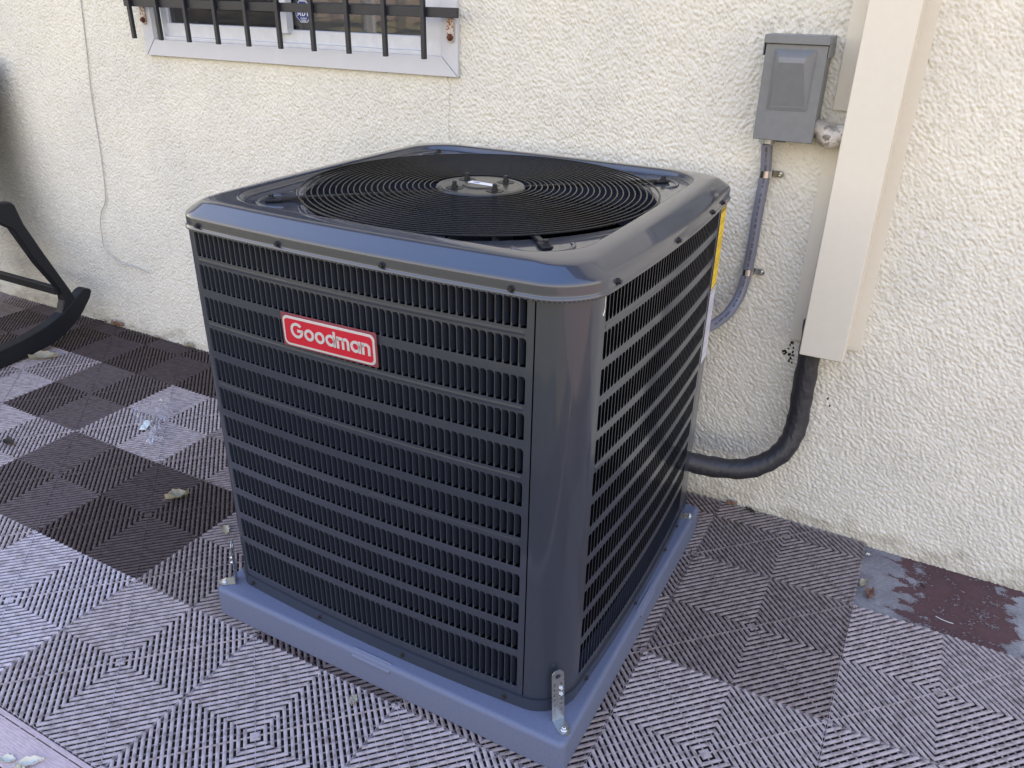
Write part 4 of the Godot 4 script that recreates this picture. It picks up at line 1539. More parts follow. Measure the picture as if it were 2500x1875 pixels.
# warning labels wrapped round the rear right corner
func corner_labels(u: Node3D) -> void:
	var pl := plan(UH, [0.07, 0.037, 0.037, 0.022], 14)
	# from the corner's middle forward to the seam: plan goes rear right corner 66..74, ends at x = rx
	var path := []
	for k in range(67, 75):
		path.append(pl[k % pl.size()])
	for z: float in [-0.862, -0.845, -0.830, -0.8175]:
		path.append([bow(Vector3(UC.x + UH, 0, z)), Vector3.RIGHT])
	var print_img := func(bg: Color, w: int, h: int, head: bool) -> ImageTexture:
		var im := Image.create(w, h, false, Image.FORMAT_RGB8)
		im.fill(bg)
		var r := RandomNumberGenerator.new()
		r.seed = 77 if head else 78
		var y := 8
		if head:
			for k in 9:
				im.fill_rect(Rect2i(14 + k * 26, 22, 18, 30), Color(0.10, 0.08, 0.03))
			y = 70
		while y < h - 20:
			var x := 10
			var big := r.randf() < 0.2
			while x < w - 20:
				var l := r.randi_range(6, 26)
				im.fill_rect(Rect2i(x, y, mini(l, w - 10 - x), 5 if big else 2), Color(0.10, 0.09, 0.05) if head else Color(0.35, 0.30, 0.32))
				x += l + r.randi_range(3, 8)
			y += 14 if big else r.randi_range(7, 11)
			if r.randf() < 0.15:
				y += 14
		return ImageTexture.create_from_image(im)
	for spec in [[0.7265, 0.924, true, "warning_label"], [0.537, 0.7235, false, "data_label"]]:
		var mb := MB.new()
		mb.use_uv = true
		var tot := 0.0
		var acc := [0.0]
		for k in range(path.size() - 1):
			tot += (path[k + 1][0] - path[k][0]).length()
			acc.append(tot)
		for k in range(path.size() - 1):
			var a: Array = path[k]
			var b: Array = path[k + 1]
			var pa: Vector3 = a[0] + a[1] * 0.0009
			var pb: Vector3 = b[0] + b[1] * 0.0009
			var ua: float = 1.0 - acc[k] / tot
			var ub: float = 1.0 - acc[k + 1] / tot
			var y0: float = spec[0]
			var y1: float = spec[1]
			mb.tri(pa + Vector3(0, y0, 0), pb + Vector3(0, y0, 0), pb + Vector3(0, y1, 0), a[1], b[1], b[1], Vector2(ua, 1), Vector2(ub, 1), Vector2(ub, 0))
			mb.tri(pa + Vector3(0, y0, 0), pb + Vector3(0, y1, 0), pa + Vector3(0, y1, 0), a[1], b[1], a[1], Vector2(ua, 1), Vector2(ub, 0), Vector2(ua, 0))
		var m := mat(spec[3], Color.WHITE, 0.35)
		if spec[2]:
			m.albedo_texture = print_img.call(Color(0.93, 0.79, 0.03), 256, 512, true)
		else:
			m.albedo_texture = print_img.call(Color(0.80, 0.80, 0.86), 256, 512, false)
		tag(obj(spec[3], mb, m, u), "yellow warning label" if spec[2] else "white data label")


# ------------------------------------------------------------------ hold-down straps
func bracket(called: String, label: String, foot: Vector3, out: Vector3, lean: float, height: float) -> void:
	var o := thing(called, label, "bracket", "galvanised straps holding the unit to its pad")
	out = out.normalized()
	var side := out.cross(Vector3.UP).normalized()
	# upright strip with a rounded end and two columns of holes: drawn as a plate with dark holes through it
	var up := (Vector3.UP * height - out * lean).normalized()
	var L := Vector3(lean, height, 0).length()
	var f := Transform3D(side, up, side.cross(up).normalized(), foot)
	if f.basis.z.dot(out) < 0:
		f = Transform3D(-side, up, (-side).cross(up).normalized(), foot)
	var hw := 0.0128
	var mb := MB.new()
	var outline := PackedVector2Array([Vector2(-hw, 0), Vector2(hw, 0), Vector2(hw, L - hw)])
	for i in range(1, 12):
		var a := PI * i / 12
		outline.append(Vector2(cos(a) * hw, L - hw + sin(a) * hw))
	outline.append(Vector2(-hw, L - hw))
	# holes cut with Geometry2D: split the plate into left and right halves along each hole row
	var holes := []
	for k in 6:
		for s: float in [-1.0, 1.0]:
			holes.append([Vector2(s * 0.0068, 0.026 + k * 0.0118), 0.0023])
	holes.append([Vector2(0, L - hw - 0.001), 0.0058])
	var pieces := [outline]
	for hdef in holes:
		var hp := PackedVector2Array()
		for i in 10:
			hp.append(hdef[0] + Vector2(cos(TAU * i / 10), sin(TAU * i / 10)) * float(hdef[1]))
		var nxt := []
		for pc: PackedVector2Array in pieces:
			# cut the piece in two through the hole's centre, so that no piece has an inner ring
			var lower := PackedVector2Array([Vector2(-1, -1), Vector2(1, -1), Vector2(1, hdef[0].y), Vector2(-1, hdef[0].y)])
			var upper := PackedVector2Array([Vector2(-1, hdef[0].y), Vector2(1, hdef[0].y), Vector2(1, 1), Vector2(-1, 1)])
			var lo := INF
			var hi := -INF
			for p in pc:
				lo = minf(lo, p.y); hi = maxf(hi, p.y)
			if hdef[0].y + hdef[1] < lo or hdef[0].y - hdef[1] > hi:
				nxt.append(pc)
				continue
			for half in [lower, upper]:
				for pp in Geometry2D.intersect_polygons(pc, half):
					for res in Geometry2D.clip_polygons(pp, hp):
						if not Geometry2D.is_polygon_clockwise(res) and res.size() > 2:
							nxt.append(res)
		pieces = nxt
	for pc in pieces:
		if Geometry2D.triangulate_polygon(pc).size():
			mb.prism(pc, f, 0.0008)
	obj("upright", mb, M.zinc, o)
	# foot lying on the pad
	var ft := MB.new()
	var fo := PackedVector2Array([Vector2(-hw, -0.001), Vector2(hw, -0.001), Vector2(hw, 0.026)])
	for i in range(1, 10):
		var a := PI * i / 10
		fo.append(Vector2(cos(a) * hw, 0.026 + sin(a) * hw))
	fo.append(Vector2(-hw, 0.026))
	ft.prism(fo, Transform3D(f.basis.x, out, f.basis.x.cross(out).normalized(), foot + Vector3(0, 0.0008, 0)), 0.0008)
	obj("foot", ft, M.zinc, o)
	var sc := MB.new()
	bolt(sc, foot + out * 0.026 + Vector3(0, 0.0018, 0), Vector3.UP, 0.0066)
	obj("screw", sc, M.chrome, o)
	for k in 2:
		var s2 := MB.new()
		bolt(s2, f * Vector3(0.0062, L - 0.044 - k * 0.0135, 0.0008), f.basis.z, 0.0052)
		obj("screw", s2, M.chrome, o)


func brackets() -> void:
	bracket("tie_down_strap", "perforated zinc strap at the front corner nearest the camera", Vector3(1.1365, 0.0752, -0.0705), Vector3(0.85, 0, 0.70), 0.014, 0.117)
	bracket("tie_down_strap", "zinc strap with its foot at the pad's front left corner", Vector3(0.2985, 0.0752, -0.0585), Vector3(-0.85, 0, 0.62), 0.004, 0.118)
	bracket("tie_down_strap", "dark shaded strap at the pad's rear right corner near the wall", Vector3(1.1375, 0.0752, -0.838), Vector3(0.92, 0, -0.4), 0.006, 0.125)


# ------------------------------------------------------------------ electrical box, conduit, pipes, duct cover
func catmull(p: Array, per: int) -> Array:
	var out := []
	for i in p.size() - 1:
		var a: Vector3 = p[maxi(i - 1, 0)]
		var b: Vector3 = p[i]
		var c: Vector3 = p[i + 1]
		var d: Vector3 = p[mini(i + 2, p.size() - 1)]
		for k in per:
			var t := float(k) / per
			out.append(0.5 * ((2.0 * b) + (c - a) * t + (2.0 * a - 5.0 * b + 4.0 * c - d) * t * t + (3.0 * b - a - 3.0 * c + d) * t * t * t))
	out.append(p[-1])
	return out


func services() -> void:
	# --- disconnect box
	var o := thing("disconnect_box", "grey metal electrical disconnect box mounted on the stucco", "electrical box")
	var zf := -1.0
	var bc := Vector3(1.2137, 1.148, 0)
	var body := MB.new()
	body.box(Transform3D(Basis(), Vector3(bc.x, 1.149, (WZ + zf) / 2 - 0.004)), Vector3(0.0635, 0.101, (zf - WZ) / 2 - 0.004), 0.002)
	obj("body", body, M.grey_box, o)
	var cv := MB.new()
	# cover: flat face with a pressed wedge standing out at the top and running out below
	var hx := 0.066
	var yb := 1.0436
	var ytop := 1.2475
	cv.box(Transform3D(Basis(), Vector3(bc.x, (yb + ytop) / 2, zf - 0.009)), Vector3(hx, (ytop - yb) / 2, 0.009), 0.0016)
	obj("cover", cv, M.grey_box, o)
	var em := MB.new()
	var z1 := zf + 0.0004
	var q0 := [Vector3(1.169, 1.2365, z1), Vector3(1.2575, 1.2370, z1), Vector3(1.2570, 1.1105, z1), Vector3(1.1695, 1.1085, z1)]
	var zt := zf + 0.021
	var q1 := [Vector3(1.1815, 1.2215, zt - 0.002), Vector3(1.2405, 1.2222, zt - 0.002), Vector3(1.2525, 1.119, zf + 0.0022), Vector3(1.174, 1.116, zf + 0.0022)]
	var q2 := [Vector3(1.1840, 1.2110, zt), Vector3(1.2380, 1.2116, zt), Vector3(1.2515, 1.122, zf + 0.0024), Vector3(1.1748, 1.119, zf + 0.0024)]
	var outs := [Vector3(0, 1, 0.5), Vector3(1, 0, 0.5), Vector3(0, -1, 0.7), Vector3(-1, 0, 0.5)]
	for i in 4:
		em.quad(q0[i], q0[(i + 1) % 4], q1[(i + 1) % 4], q1[i], outs[i])
		em.quad(q1[i], q1[(i + 1) % 4], q2[(i + 1) % 4], q2[i], outs[i] + Vector3(0, 0, 0.6))
	em.quad(q2[0], q2[1], q2[2], q2[3], Vector3(0, 0, 1))
	# thin raised outline round the pressing
	for i in 3:
		var e := [3, 0, 1][i] as int
		em.tube([q0[e], q0[(e + 1) % 4]], 0.0011, 6)
	obj("pressed_handle", em, M.grey_box, o)
	var hd := MB.new()
	hd.box(Transform3D(Basis(), Vector3(bc.x - 0.001, 1.2567, zf - 0.038)), Vector3(0.0695, 0.0092, 0.0435), 0.002)
	hd.box(Transform3D(Basis(), Vector3(bc.x + 0.0683, 1.2365, zf - 0.040)), Vector3(0.0012, 0.014, 0.040), 0.0006)
	hd.box(Transform3D(Basis(), Vector3(bc.x - 0.0703, 1.2365, zf - 0.040)), Vector3(0.0012, 0.014, 0.040), 0.0006)
	obj("hood", hd, M.grey_box, o)
	var nt := MB.new()
	nt.box(Transform3D(Basis(), Vector3(1.2115, yb - 0.0003, zf - 0.004)), Vector3(0.0115, 0.0018, 0.003))
	obj("latch_slot", nt, M.ink, o)

	# --- flexible conduit with its nut
	var c := thing("flexible_conduit", "grey flexible conduit running from the box down to the unit", "conduit")
	var pts := catmull([Vector3(1.1715, 1.040, -1.052), Vector3(1.1760, 0.992, -1.056), Vector3(1.1779, 0.9566, -1.060), Vector3(1.1752, 0.8604, -1.060), Vector3(1.1749, 0.7772, -1.060), Vector3(1.1718, 0.7089, -1.060), Vector3(1.1654, 0.6492, -1.047), Vector3(1.1522, 0.6107, -1.012), Vector3(1.1365, 0.5958, -0.967), Vector3(1.1216, 0.5931, -0.92), Vector3(1.100, 0.594, -0.875)], 8)
	var tb := MB.new()
	var rad := []
	for i in pts.size():
		rad.append(0.0132 + (0.00025 if i % 2 == 0 else -0.0001))
	tb.tube(pts, rad, 20)
	obj("tubing", tb, M.conduit, c)
	var nut := MB.new()
	nut.lathe([Vector2(0.0, 0.0), Vector2(0.0155, 0.0), Vector2(0.0175, 0.003), Vector2(0.0175, 0.013), Vector2(0.0190, 0.0145), Vector2(0.0190, 0.0185), Vector2(0.0, 0.0185)], Transform3D(Basis(), Vector3(1.1722, 1.0262, -1.0525)), 8)
	obj("nut", nut, M.zinc, c)
	# printed line of text along the side facing the camera
	var tx := MB.new()
	var line := "NMETALLIC CONDUIT-TYPE B    UL USA SEC DRY SEC WET TEC OIL RES SUNLIGHT RES OUTDOOR DIRECT BURIAL IN CONC    SEALPRO LIQUID TIGHT FLEXIBLE NONMETALLIC"
	var acc := [0.0]
	for i in pts.size() - 1:
		acc.append(acc[-1] + (pts[i + 1] - pts[i]).length())
	var camp := Vector3(1.549, 1.335, 0.932)
	var glyph := {}
	for k in line.length():
		if line[k] == " ":
			continue
		var s := 0.020 + k * 0.0040
		if s > acc[-1] - 0.06:
			break
		var i := 0
		while acc[i + 1] < s:
			i += 1
		var p: Vector3 = pts[i].lerp(pts[i + 1], (s - acc[i]) / (acc[i + 1] - acc[i]))
		var d: Vector3 = (pts[i + 1] - pts[i]).normalized()
		var nrm := (Vector3(0.1, 0.25, 1.0) - d * d.dot(Vector3(0.1, 0.25, 1.0))).normalized()
		var up := nrm.cross(d).normalized()
		text_into(tx, line[k], 0.0062, Transform3D(d, up, nrm, p + nrm * 0.0133 - up * 0.0), 0.0003)
	obj("printing", tx, M.ink, c)

	# --- conduit straps
	for sd in [[Vector3(1.1779, 0.9566, -1.060), "upper of the two shiny conduit straps, just below the box"], [Vector3(1.1718, 0.7089, -1.060), "lower of the two shiny conduit straps, above the bend"]]:
		var s := thing("conduit_strap", sd[1], "pipe strap", "one-hole straps on the conduit")
		var at: Vector3 = sd[0]
		var mb := MB.new()
		var rows2 := [[-0.008, 0.0145], [-0.0055, 0.0152], [-0.0030, 0.0146], [0.0, 0.0162], [0.0030, 0.0146], [0.0055, 0.0152], [0.008, 0.0145]]
		for r in rows2.size() - 1:
			for i in 16:
				var t0 := PI * 1.12 * i / 16 - 0.06
				var t1 := PI * 1.12 * (i + 1) / 16 - 0.06
				var P := func(y: float, rr: float, t: float) -> Vector3: return at + Vector3(cos(t) * rr, y, sin(t) * rr)
				mb.squad(P.call(rows2[r][0], rows2[r][1], t0), P.call(rows2[r][0], rows2[r][1], t1), P.call(rows2[r + 1][0], rows2[r + 1][1], t1), P.call(rows2[r + 1][0], rows2[r + 1][1], t0), Vector3(cos(t0), 0, sin(t0)), Vector3(cos(t1), 0, sin(t1)), Vector3(cos(t1), 0, sin(t1)), Vector3(cos(t0), 0, sin(t0)))
		obj("saddle", mb, M.chrome, s)
		var tab := MB.new()
		var tp := PackedVector2Array([Vector2(0, -0.008), Vector2(0.020, -0.008)])
		for i in range(1, 8):
			var a := -PI / 2 + PI * i / 8
			tp.append(Vector2(0.020 + cos(a) * 0.008, sin(a) * 0.008))
		tp.append_array([Vector2(0.020, 0.008), Vector2(0, 0.008)])
		tab.prism(tp, Transform3D(Basis(Vector3.UP, 0.0), at + Vector3(0.0140, 0, -0.013)), 0.0011, 0.0004)
		obj("tab", tab, M.chrome, s)
		var sc := MB.new()
		bolt(sc, at + Vector3(0.0335, 0, -0.0120), Vector3(0, 0, 1), 0.0055)
		obj("screw", sc, M.chrome, s)

	# --- painted elbow between the box and the duct cover
	var eb := MB.new()
	eb.tube(catmull([Vector3(1.272, 1.075, -1.050), Vector3(1.290, 1.071, -1.048), Vector3(1.302, 1.058, -1.046), Vector3(1.316, 1.052, -1.046), Vector3(1.330, 1.060, -1.047), Vector3(1.345, 1.066, -1.048), Vector3(1.362, 1.066, -1.05)], 4), [0.0185, 0.0185, 0.0185, 0.0185, 0.019, 0.0195, 0.020, 0.021, 0.0215, 0.0225, 0.0225, 0.022, 0.0215, 0.0205, 0.0205, 0.0205, 0.021, 0.0215, 0.0215, 0.021, 0.0195, 0.0195, 0.0195, 0.0195, 0.0195], 18)
	tag(obj("pipe_elbow", eb, M.old_paint), "cream painted pipe elbow with flaking paint right of the box", "pipe")

	# --- duct cover for the refrigerant lines
	var d := thing("line_cover", "tall cream sheet metal cover running down the wall", "duct cover")
	var zc := -0.98
	var fr := MB.new()
	fr.box(Transform3D(Basis(), Vector3(1.3935, 1.60, (WZ + zc) / 2 - 0.001)), Vector3(0.0515, 1.054, (zc - WZ) / 2), 0.003)
	obj("channel", fr, M.duct_cover, d)
	for fl in [[1.3225, 1.1105, 2.6, 0.0215], [1.3225, 0.5440, 1.0330, 0.0215], [1.4585, 0.5451, 2.6, 0.0145]]:
		var fb := MB.new()
		fb.box(Transform3D(Basis(), Vector3(fl[0], (fl[1] + fl[2]) / 2, WZ + 0.0035)), Vector3(fl[3], (fl[2] - fl[1]) / 2, 0.0035), 0.0008)
		obj("flange", fb, M.duct_cover, d)

	# --- insulated refrigerant line wrapped in black tape
	var lp := catmull([Vector3(1.3605, 0.62, -1.032), Vector3(1.3626, 0.5232, -1.030), Vector3(1.3643, 0.4282, -1.028), Vector3(1.367, 0.3466, -1.020), Vector3(1.3622, 0.2995, -1.006), Vector3(1.3438, 0.2565, -0.987), Vector3(1.3062, 0.2237, -0.965), Vector3(1.2571, 0.2064, -0.940), Vector3(1.1806, 0.2105, -0.905), Vector3(1.126, 0.2251, -0.877), Vector3(1.07, 0.235, -0.85)], 7)
	var ln := MB.new()
	var lr := []
	for i in lp.size():
		lr.append(0.0272 + 0.0009 * sin(i * 1.3) + 0.0006 * sin(i * 0.57 + 1.0) + (0.0006 if i % 5 == 0 else 0.0))
	ln.tube(lp, lr, 26)
	tag(obj("refrigerant_line", ln, M.tape), "thick black taped refrigerant line bending from the cover to the unit", "pipe")


# ------------------------------------------------------------------ window security bars
func security_bars() -> void:
	var o := thing("security_bars", "black iron security bars across the window", "window bars")
	var z := -1.022
	var ra := MB.new()
	ra.box(Transform3D(Basis(), Vector3(-0.326, 1.2865, z - 0.008)), Vector3(0.656, 0.0125, 0.005), 0.0012)
	obj("rail", ra, M.iron, o)
	var r2 := MB.new()
	r2.box(Transform3D(Basis(), Vector3(-0.326, 1.96, z - 0.008)), Vector3(0.656, 0.0125, 0.005), 0.0012)
	obj("rail", r2, M.iron, o)
	for k in 10:
		var x := -0.9474 + k * 0.1303
		var b := MB.new()
		b.box(Transform3D(Basis(), Vector3(x, 1.60 + (9 - k) * 0.0009, z + 0.0035)), Vector3(0.0064, 0.4315, 0.0062), 0.0012)
		obj("bar", b, M.iron, o)
	for s in [[-0.9445, 1.245, 0.010], [0.2825, 1.2365, 0.012]]:
		var tb := MB.new()
		var pp := PackedVector2Array([Vector2(-0.012, 0.05), Vector2(0.012, 0.05)])
		for i in 9:
			var a := -PI * i / 8
			pp.append(Vector2(cos(a) * 0.012, -0.014 + sin(a) * 0.012))
		tb.prism(pp, Transform3D(Basis(), Vector3(s[0], s[1], WZ + 0.019)), 0.0022, 0.0006)
		tb.box(Transform3D(Basis(), Vector3(s[0], s[1] + 0.044, WZ + 0.035)), Vector3(0.010, 0.006, 0.016), 0.001)
		var t := obj("mounting_tab", tb, M.tab, o)
		var bo := MB.new()
		bolt(bo, Vector3(s[0] + 0.001, s[1] - 0.012, WZ + 0.0215), Vector3(0, 0, 1), 0.0095)
		obj("rusty_bolt", bo, M.rust, t)


# ------------------------------------------------------------------ rocking chair at the left
func side_frame(x: float) -> Array:
	# outlines in (z, y); the frame is extruded along x
	var rocker := PackedVector2Array([Vector2(-0.998, 0.186), Vector2(-0.985, 0.160), Vector2(-0.945, 0.115), Vector2(-0.902, 0.078), Vector2(-0.84, 0.043), Vector2(-0.777, 0.0215), Vector2(-0.678, 0.0075), Vector2(-0.557, 0.001), Vector2(-0.40, 0.0008), Vector2(-0.20, 0.012), Vector2(0.0, 0.05), Vector2(0.04, 0.075), Vector2(0.035, 0.11),
		Vector2(0.0, 0.115), Vector2(-0.2, 0.080), Vector2(-0.40, 0.068), Vector2(-0.5766, 0.0699), Vector2(-0.6756, 0.0812), Vector2(-0.7789, 0.104), Vector2(-0.8539, 0.1335), Vector2(-0.9123, 0.1699), Vector2(-0.9528, 0.1985), Vector2(-0.975, 0.204), Vector2(-0.9931, 0.1960)])
	var leg := PackedVector2Array([Vector2(-0.600, 0.545), Vector2(-0.7047, 0.538), Vector2(-0.7485, 0.505), Vector2(-0.8064, 0.3546), Vector2(-0.862, 0.2453), Vector2(-0.874, 0.208), Vector2(-0.874, 0.18), Vector2(-0.862, 0.155), Vector2(-0.845, 0.12), Vector2(-0.925, 0.165), Vector2(-0.912, 0.2127), Vector2(-0.8399, 0.3922), Vector2(-0.7932, 0.5167), Vector2(-0.7786, 0.590), Vector2(-0.768, 0.603), Vector2(-0.724, 0.6087), Vector2(-0.600, 0.610)])
	return [rocker, leg]

func chair() -> void:
	var o := thing("rocking_chair", "black plastic rocking chair cut off by the left picture edge", "rocking chair")
	var b := Basis(Vector3(0, 0, 1), Vector3.UP, Vector3(-1, 0, 0))
	for x: float in [-1.4955, -2.15]:
		var fr := side_frame(x)
		var r := MB.new()
		r.prism(fr[0], Transform3D(b, Vector3(x, 0, 0)), 0.0255, 0.004)
		obj("rocker", r, M.chair, o)
		var l := MB.new()
		l.prism(fr[1], Transform3D(b, Vector3(x, 0, 0)), 0.0225, 0.005)
		obj("rear_leg", l, M.chair, o)
		var fl := MB.new()
		fl.prism(PackedVector2Array([Vector2(-0.20, 0.04), Vector2(-0.15, 0.06), Vector2(-0.18, 0.56), Vector2(-0.24, 0.56)]), Transform3D(b, Vector3(x, 0, 0)), 0.021, 0.004)
		obj("front_leg", fl, M.chair, o)
		var ar := MB.new()
		ar.box(Transform3D(Basis(), Vector3(x, 0.578, -0.38)), Vector3(0.030, 0.030, 0.232), 0.008)
		obj("armrest", ar, M.chair, o)
	var st := MB.new()
	st.box(Transform3D(Basis(), Vector3(-1.82, 0.226, -0.862)), Vector3(0.335, 0.017, 0.012), 0.004)
	obj("stretcher", st, M.chair, o)
	var s2 := MB.new()
	s2.box(Transform3D(Basis(), Vector3(-1.82, 0.22, -0.20)), Vector3(0.31, 0.02, 0.012), 0.004)
	obj("stretcher", s2, M.chair, o)
	var seat := MB.new()
	seat.box(Transform3D(Basis(Vector3.RIGHT, 0.12), Vector3(-1.86, 0.40, -0.44)), Vector3(0.27, 0.014, 0.25), 0.006)
	obj("seat", seat, M.chair, o)
	for k in 7:  # unseen chair back, shaped wide and nearly closed to shade the wall
		var sl := MB.new()
		var x := -1.832 - k * 0.062
		sl.box(Transform3D(Basis(Vector3.RIGHT, -0.26), Vector3(x, 0.70, -0.925)), Vector3(0.029, 0.36, 0.009), 0.004)
		obj("shading_back_slat", sl, M.chair, o)
	var tr := MB.new()
	tr.box(Transform3D(Basis(Vector3.RIGHT, -0.26), Vector3(-2.02, 1.05, -1.005)), Vector3(0.215, 0.035, 0.013), 0.006)
	obj("top_rail", tr, M.chair, o)


# ------------------------------------------------------------------ leaves, scraps and wires
func leaf(called: String, label: String, at: Vector3, length: float, width: float, turn: float, material: String, curl := 0.3, tilt := 0.0) -> void:
	var mb := MB.new()
	var n := 8
	var m := 6
	var f := Transform3D(Basis(Vector3.UP, turn) * Basis(Vector3.RIGHT, tilt), at)
	var P := []
	for i in n + 1:
		var t := float(i) / n
		var w := width * pow(sin(PI * clampf(t * 0.96 + 0.03, 0, 1)), 0.7) * (1.0 + 0.14 * sin(t * 23.0))
		var row := []
		for j in m + 1:
			var s := float(j) / m * 2.0 - 1.0
			var y := curl * width * (s * s) * (0.7 + 0.3 * sin(t * 6.0 + s)) + curl * length * 0.22 * pow(t - 0.45, 2.0) + 0.0016 * sin(t * 17.0 + s * 4.0)
			row.append(f * Vector3((t - 0.5) * length, y + 0.0012, s * w / 2))
		P.append(row)
	for i in n:
		for j in m:
			mb.quad(P[i][j], P[i + 1][j], P[i + 1][j + 1], P[i][j + 1], Vector3.UP)
	mb.tube([f * Vector3(-length * 0.5, 0.0025 + curl * length * 0.05, 0), f * Vector3(-length * 0.62, 0.003, width * 0.12)], 0.0006, 5)
	tag(obj(called, mb, M[material]), label, "leaf", "dry leaves lying about")

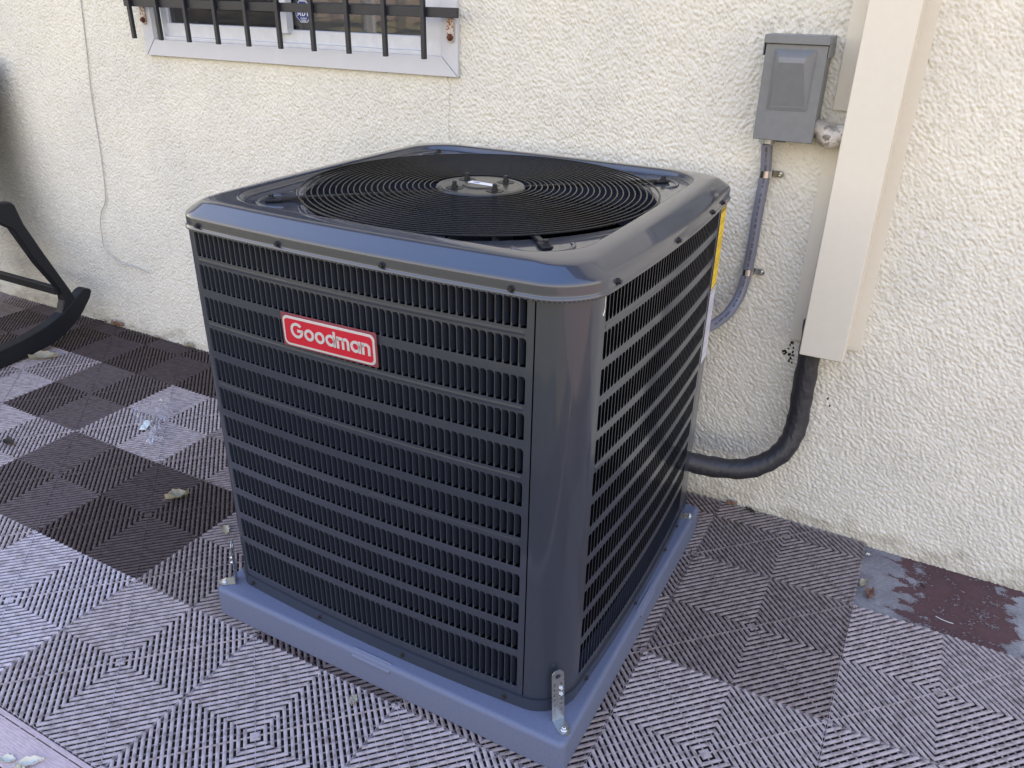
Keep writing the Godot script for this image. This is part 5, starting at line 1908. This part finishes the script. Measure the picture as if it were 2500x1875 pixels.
func small_things() -> void:
	leaf("dry_leaf", "large pale dry leaf on the tiles beside the rocker", Vector3(-1.42, 0.001, -0.705), 0.105, 0.045, 0.75, "leaf", 0.55)
	leaf("dry_leaf", "curled pale leaf standing on a dark tile left of the unit", Vector3(-0.192, 0.002, -0.296), 0.066, 0.026, 1.0, "leaf", 0.9)
	leaf("dry_leaf", "small brownish leaf close to the unit's left front edge", Vector3(0.046, 0.001, -0.251), 0.042, 0.022, -0.5, "leaf", 0.4)
	leaf("dry_leaf", "little pale leaf lying below the pad's front side", Vector3(0.7164, 0.001, 0.0369), 0.024, 0.018, 1.9, "leaf", 0.3)
	leaf("dry_leaf", "dark brown leaf lying at the left picture edge", Vector3(-0.900, 0.002, -0.2365), 0.045, 0.026, 0.2, "leaf_dark", 0.8)
	leaf("dry_leaf", "tan leaf leaning on the wall left of the unit", Vector3(-1.455, 0.012, WZ + 0.022), 0.07, 0.04, 0.1, "leaf_brown", 0.4, -0.9)
	leaf("dry_leaf", "thin dark leaf beside the tan one under the wall", Vector3(-1.56, 0.008, WZ + 0.02), 0.07, 0.014, 0.15, "leaf_dark", 0.3, -0.6)
	leaf("dry_leaf", "yellowish bit of leaf at the wall just left of the unit", Vector3(-1.015, 0.008, WZ + 0.02), 0.04, 0.022, 0.3, "leaf", 0.8, -0.5)
	leaf("dry_leaf", "pale shred at the wall between the two leaves there", Vector3(-1.20, 0.004, WZ + 0.014), 0.05, 0.012, 0.1, "leaf", 0.5, -0.5)
	leaf("dry_leaf", "pinkish brown leaf at the wall right of the unit", Vector3(1.232, 0.006, WZ + 0.020), 0.03, 0.02, 0.4, "leaf_brown", 0.6, -0.7)
	leaf("dry_leaf", "dark leaf wedged at the wall under the black line", Vector3(1.285, 0.004, WZ + 0.022), 0.034, 0.014, -0.5, "leaf_dark", 0.5, -0.4)
	leaf("dry_leaf", "reddish brown leaf on the bare concrete corner", Vector3(1.630, -0.0115, -0.868), 0.034, 0.026, 1.5, "leaf_brown", 0.7, 0.2)
	leaf("dry_leaf", "pale crumpled leaf against the tile edge on the concrete", Vector3(1.613, -0.0125, -0.905), 0.034, 0.018, 1.2, "leaf", 0.8, 0.1)
	leaf("dry_leaf", "tiny white scrap at the tile corner by the wall", Vector3(1.612, -0.0125, -1.040), 0.016, 0.010, 0.4, "leaf_white", 0.4)
	leaf("dry_leaf", "upright white leaf of the pair at the lower left corner", Vector3(0.268, -0.005, 0.452), 0.052, 0.018, 0.75, "leaf_white", 0.5, 0.1)
	leaf("dry_leaf", "pointed white leaf at the very lower left corner", Vector3(0.222, -0.008, 0.468), 0.034, 0.016, 0.4, "leaf_white", 0.4)
	leaf("dry_leaf", "broad white leaf cut by the lower picture edge", Vector3(0.272, -0.008, 0.478), 0.036, 0.022, -0.8, "leaf_white", 0.5)

	# crumpled clear plastic wrapper with a paper tag
	var f := FastNoiseLite.new()
	f.seed = 21; f.frequency = 11.0; f.fractal_octaves = 2
	var film := thing("plastic_wrapper", "crumpled clear plastic wrapper with a pale paper tag", "wrapper")
	var pm := MB.new()
	var gx := 34
	var gy := 22
	var P := []
	for i in gx + 1:
		var row := []
		for j in gy + 1:
			var s := float(i) / gx
			var t := float(j) / gy * 2.0 - 1.0
			var w := 0.052 * (0.6 + 0.5 * sin(s * 5.2 + 0.6)) + 0.012
			var p := Vector3(-0.73 + s * 0.235, 0, -0.655 + s * 0.195) + Vector3(0.64, 0, -0.77) * t * w
			var e := clampf(1.0 - absf(t), 0, 1)
			p.y = 0.003 + 0.034 * absf(f.get_noise_2d(s * 0.28, t * 0.12)) + 0.012 * e * (1.0 - s)
			p += Vector3(f.get_noise_2d(s * 0.3 + 5.0, t * 0.2), 0, f.get_noise_2d(s * 0.3 + 9.0, t * 0.2)) * 0.02
			row.append(p)
		P.append(row)
	var pn := []
	for i in gx + 1:
		var row := []
		for j in gy + 1:
			var u: Vector3 = P[mini(i + 1, gx)][j] - P[maxi(i - 1, 0)][j]
			var v: Vector3 = P[i][mini(j + 1, gy)] - P[i][maxi(j - 1, 0)]
			var nv := u.cross(v).normalized()
			row.append(nv if nv.y > 0 else -nv)
		pn.append(row)
	for i in gx:
		for j in gy:
			pm.squad(P[i][j], P[i + 1][j], P[i + 1][j + 1], P[i][j + 1], pn[i][j], pn[i + 1][j], pn[i + 1][j + 1], pn[i][j + 1])
	obj("film", pm, M.film, film)
	var pt := MB.new()
	var a := Vector3(-0.628, 0.012, -0.556)
	var d := Vector3(0.028, -0.002, 0.050)
	pt.box(xf(a + d / 2, d.normalized(), Vector3.UP), Vector3(0.030, 0.0005, 0.0115))
	obj("paper_tag", pt, M.paper, film)

	# loose wires
	var wr := MB.new()
	var wp := catmull([Vector3(-1.262, 1.45, WZ + 0.005), Vector3(-1.2743, 1.2871, WZ + 0.005), Vector3(-1.300, 1.10, WZ + 0.006), Vector3(-1.3231, 0.953, WZ + 0.006), Vector3(-1.338, 0.76, WZ + 0.006), Vector3(-1.3627, 0.5779, WZ + 0.008), Vector3(-1.405, 0.515, WZ + 0.010), Vector3(-1.4223, 0.4614, WZ + 0.014), Vector3(-1.4238, 0.412, WZ + 0.018), Vector3(-1.4218, 0.3666, WZ + 0.020), Vector3(-1.388, 0.328, WZ + 0.016), Vector3(-1.351, 0.3078, WZ + 0.013), Vector3(-1.27, 0.305, WZ + 0.010), Vector3(-1.1899, 0.2914, WZ + 0.008)], 8)
	wr.tube(wp, 0.0019, 8)
	tag(obj("loose_wire", wr, M.dark_wire), "thin loose wire hanging down the wall left of the window", "wire")
	var ws := MB.new()
	ws.tube(catmull([Vector3(1.7845, -0.011, -0.8687), Vector3(1.796, -0.0105, -0.8635), Vector3(1.812, -0.0105, -0.861), Vector3(1.8234, -0.011, -0.8617)], 5), 0.0010, 7)
	tag(obj("wire_offcut", ws, M.white_wire), "short white wire offcut on the maroon paint", "wire")
	var bug := MB.new()
	bug.tube([Vector3(1.742, -0.0105, -0.985), Vector3(1.749, -0.009, -0.978), Vector3(1.756, -0.0105, -0.970)], [0.001, 0.0028, 0.001], 7)
	tag(obj("dark_crumb", bug, M.leaf_dark), "small dark crumb of debris on the flaking paint", "debris")
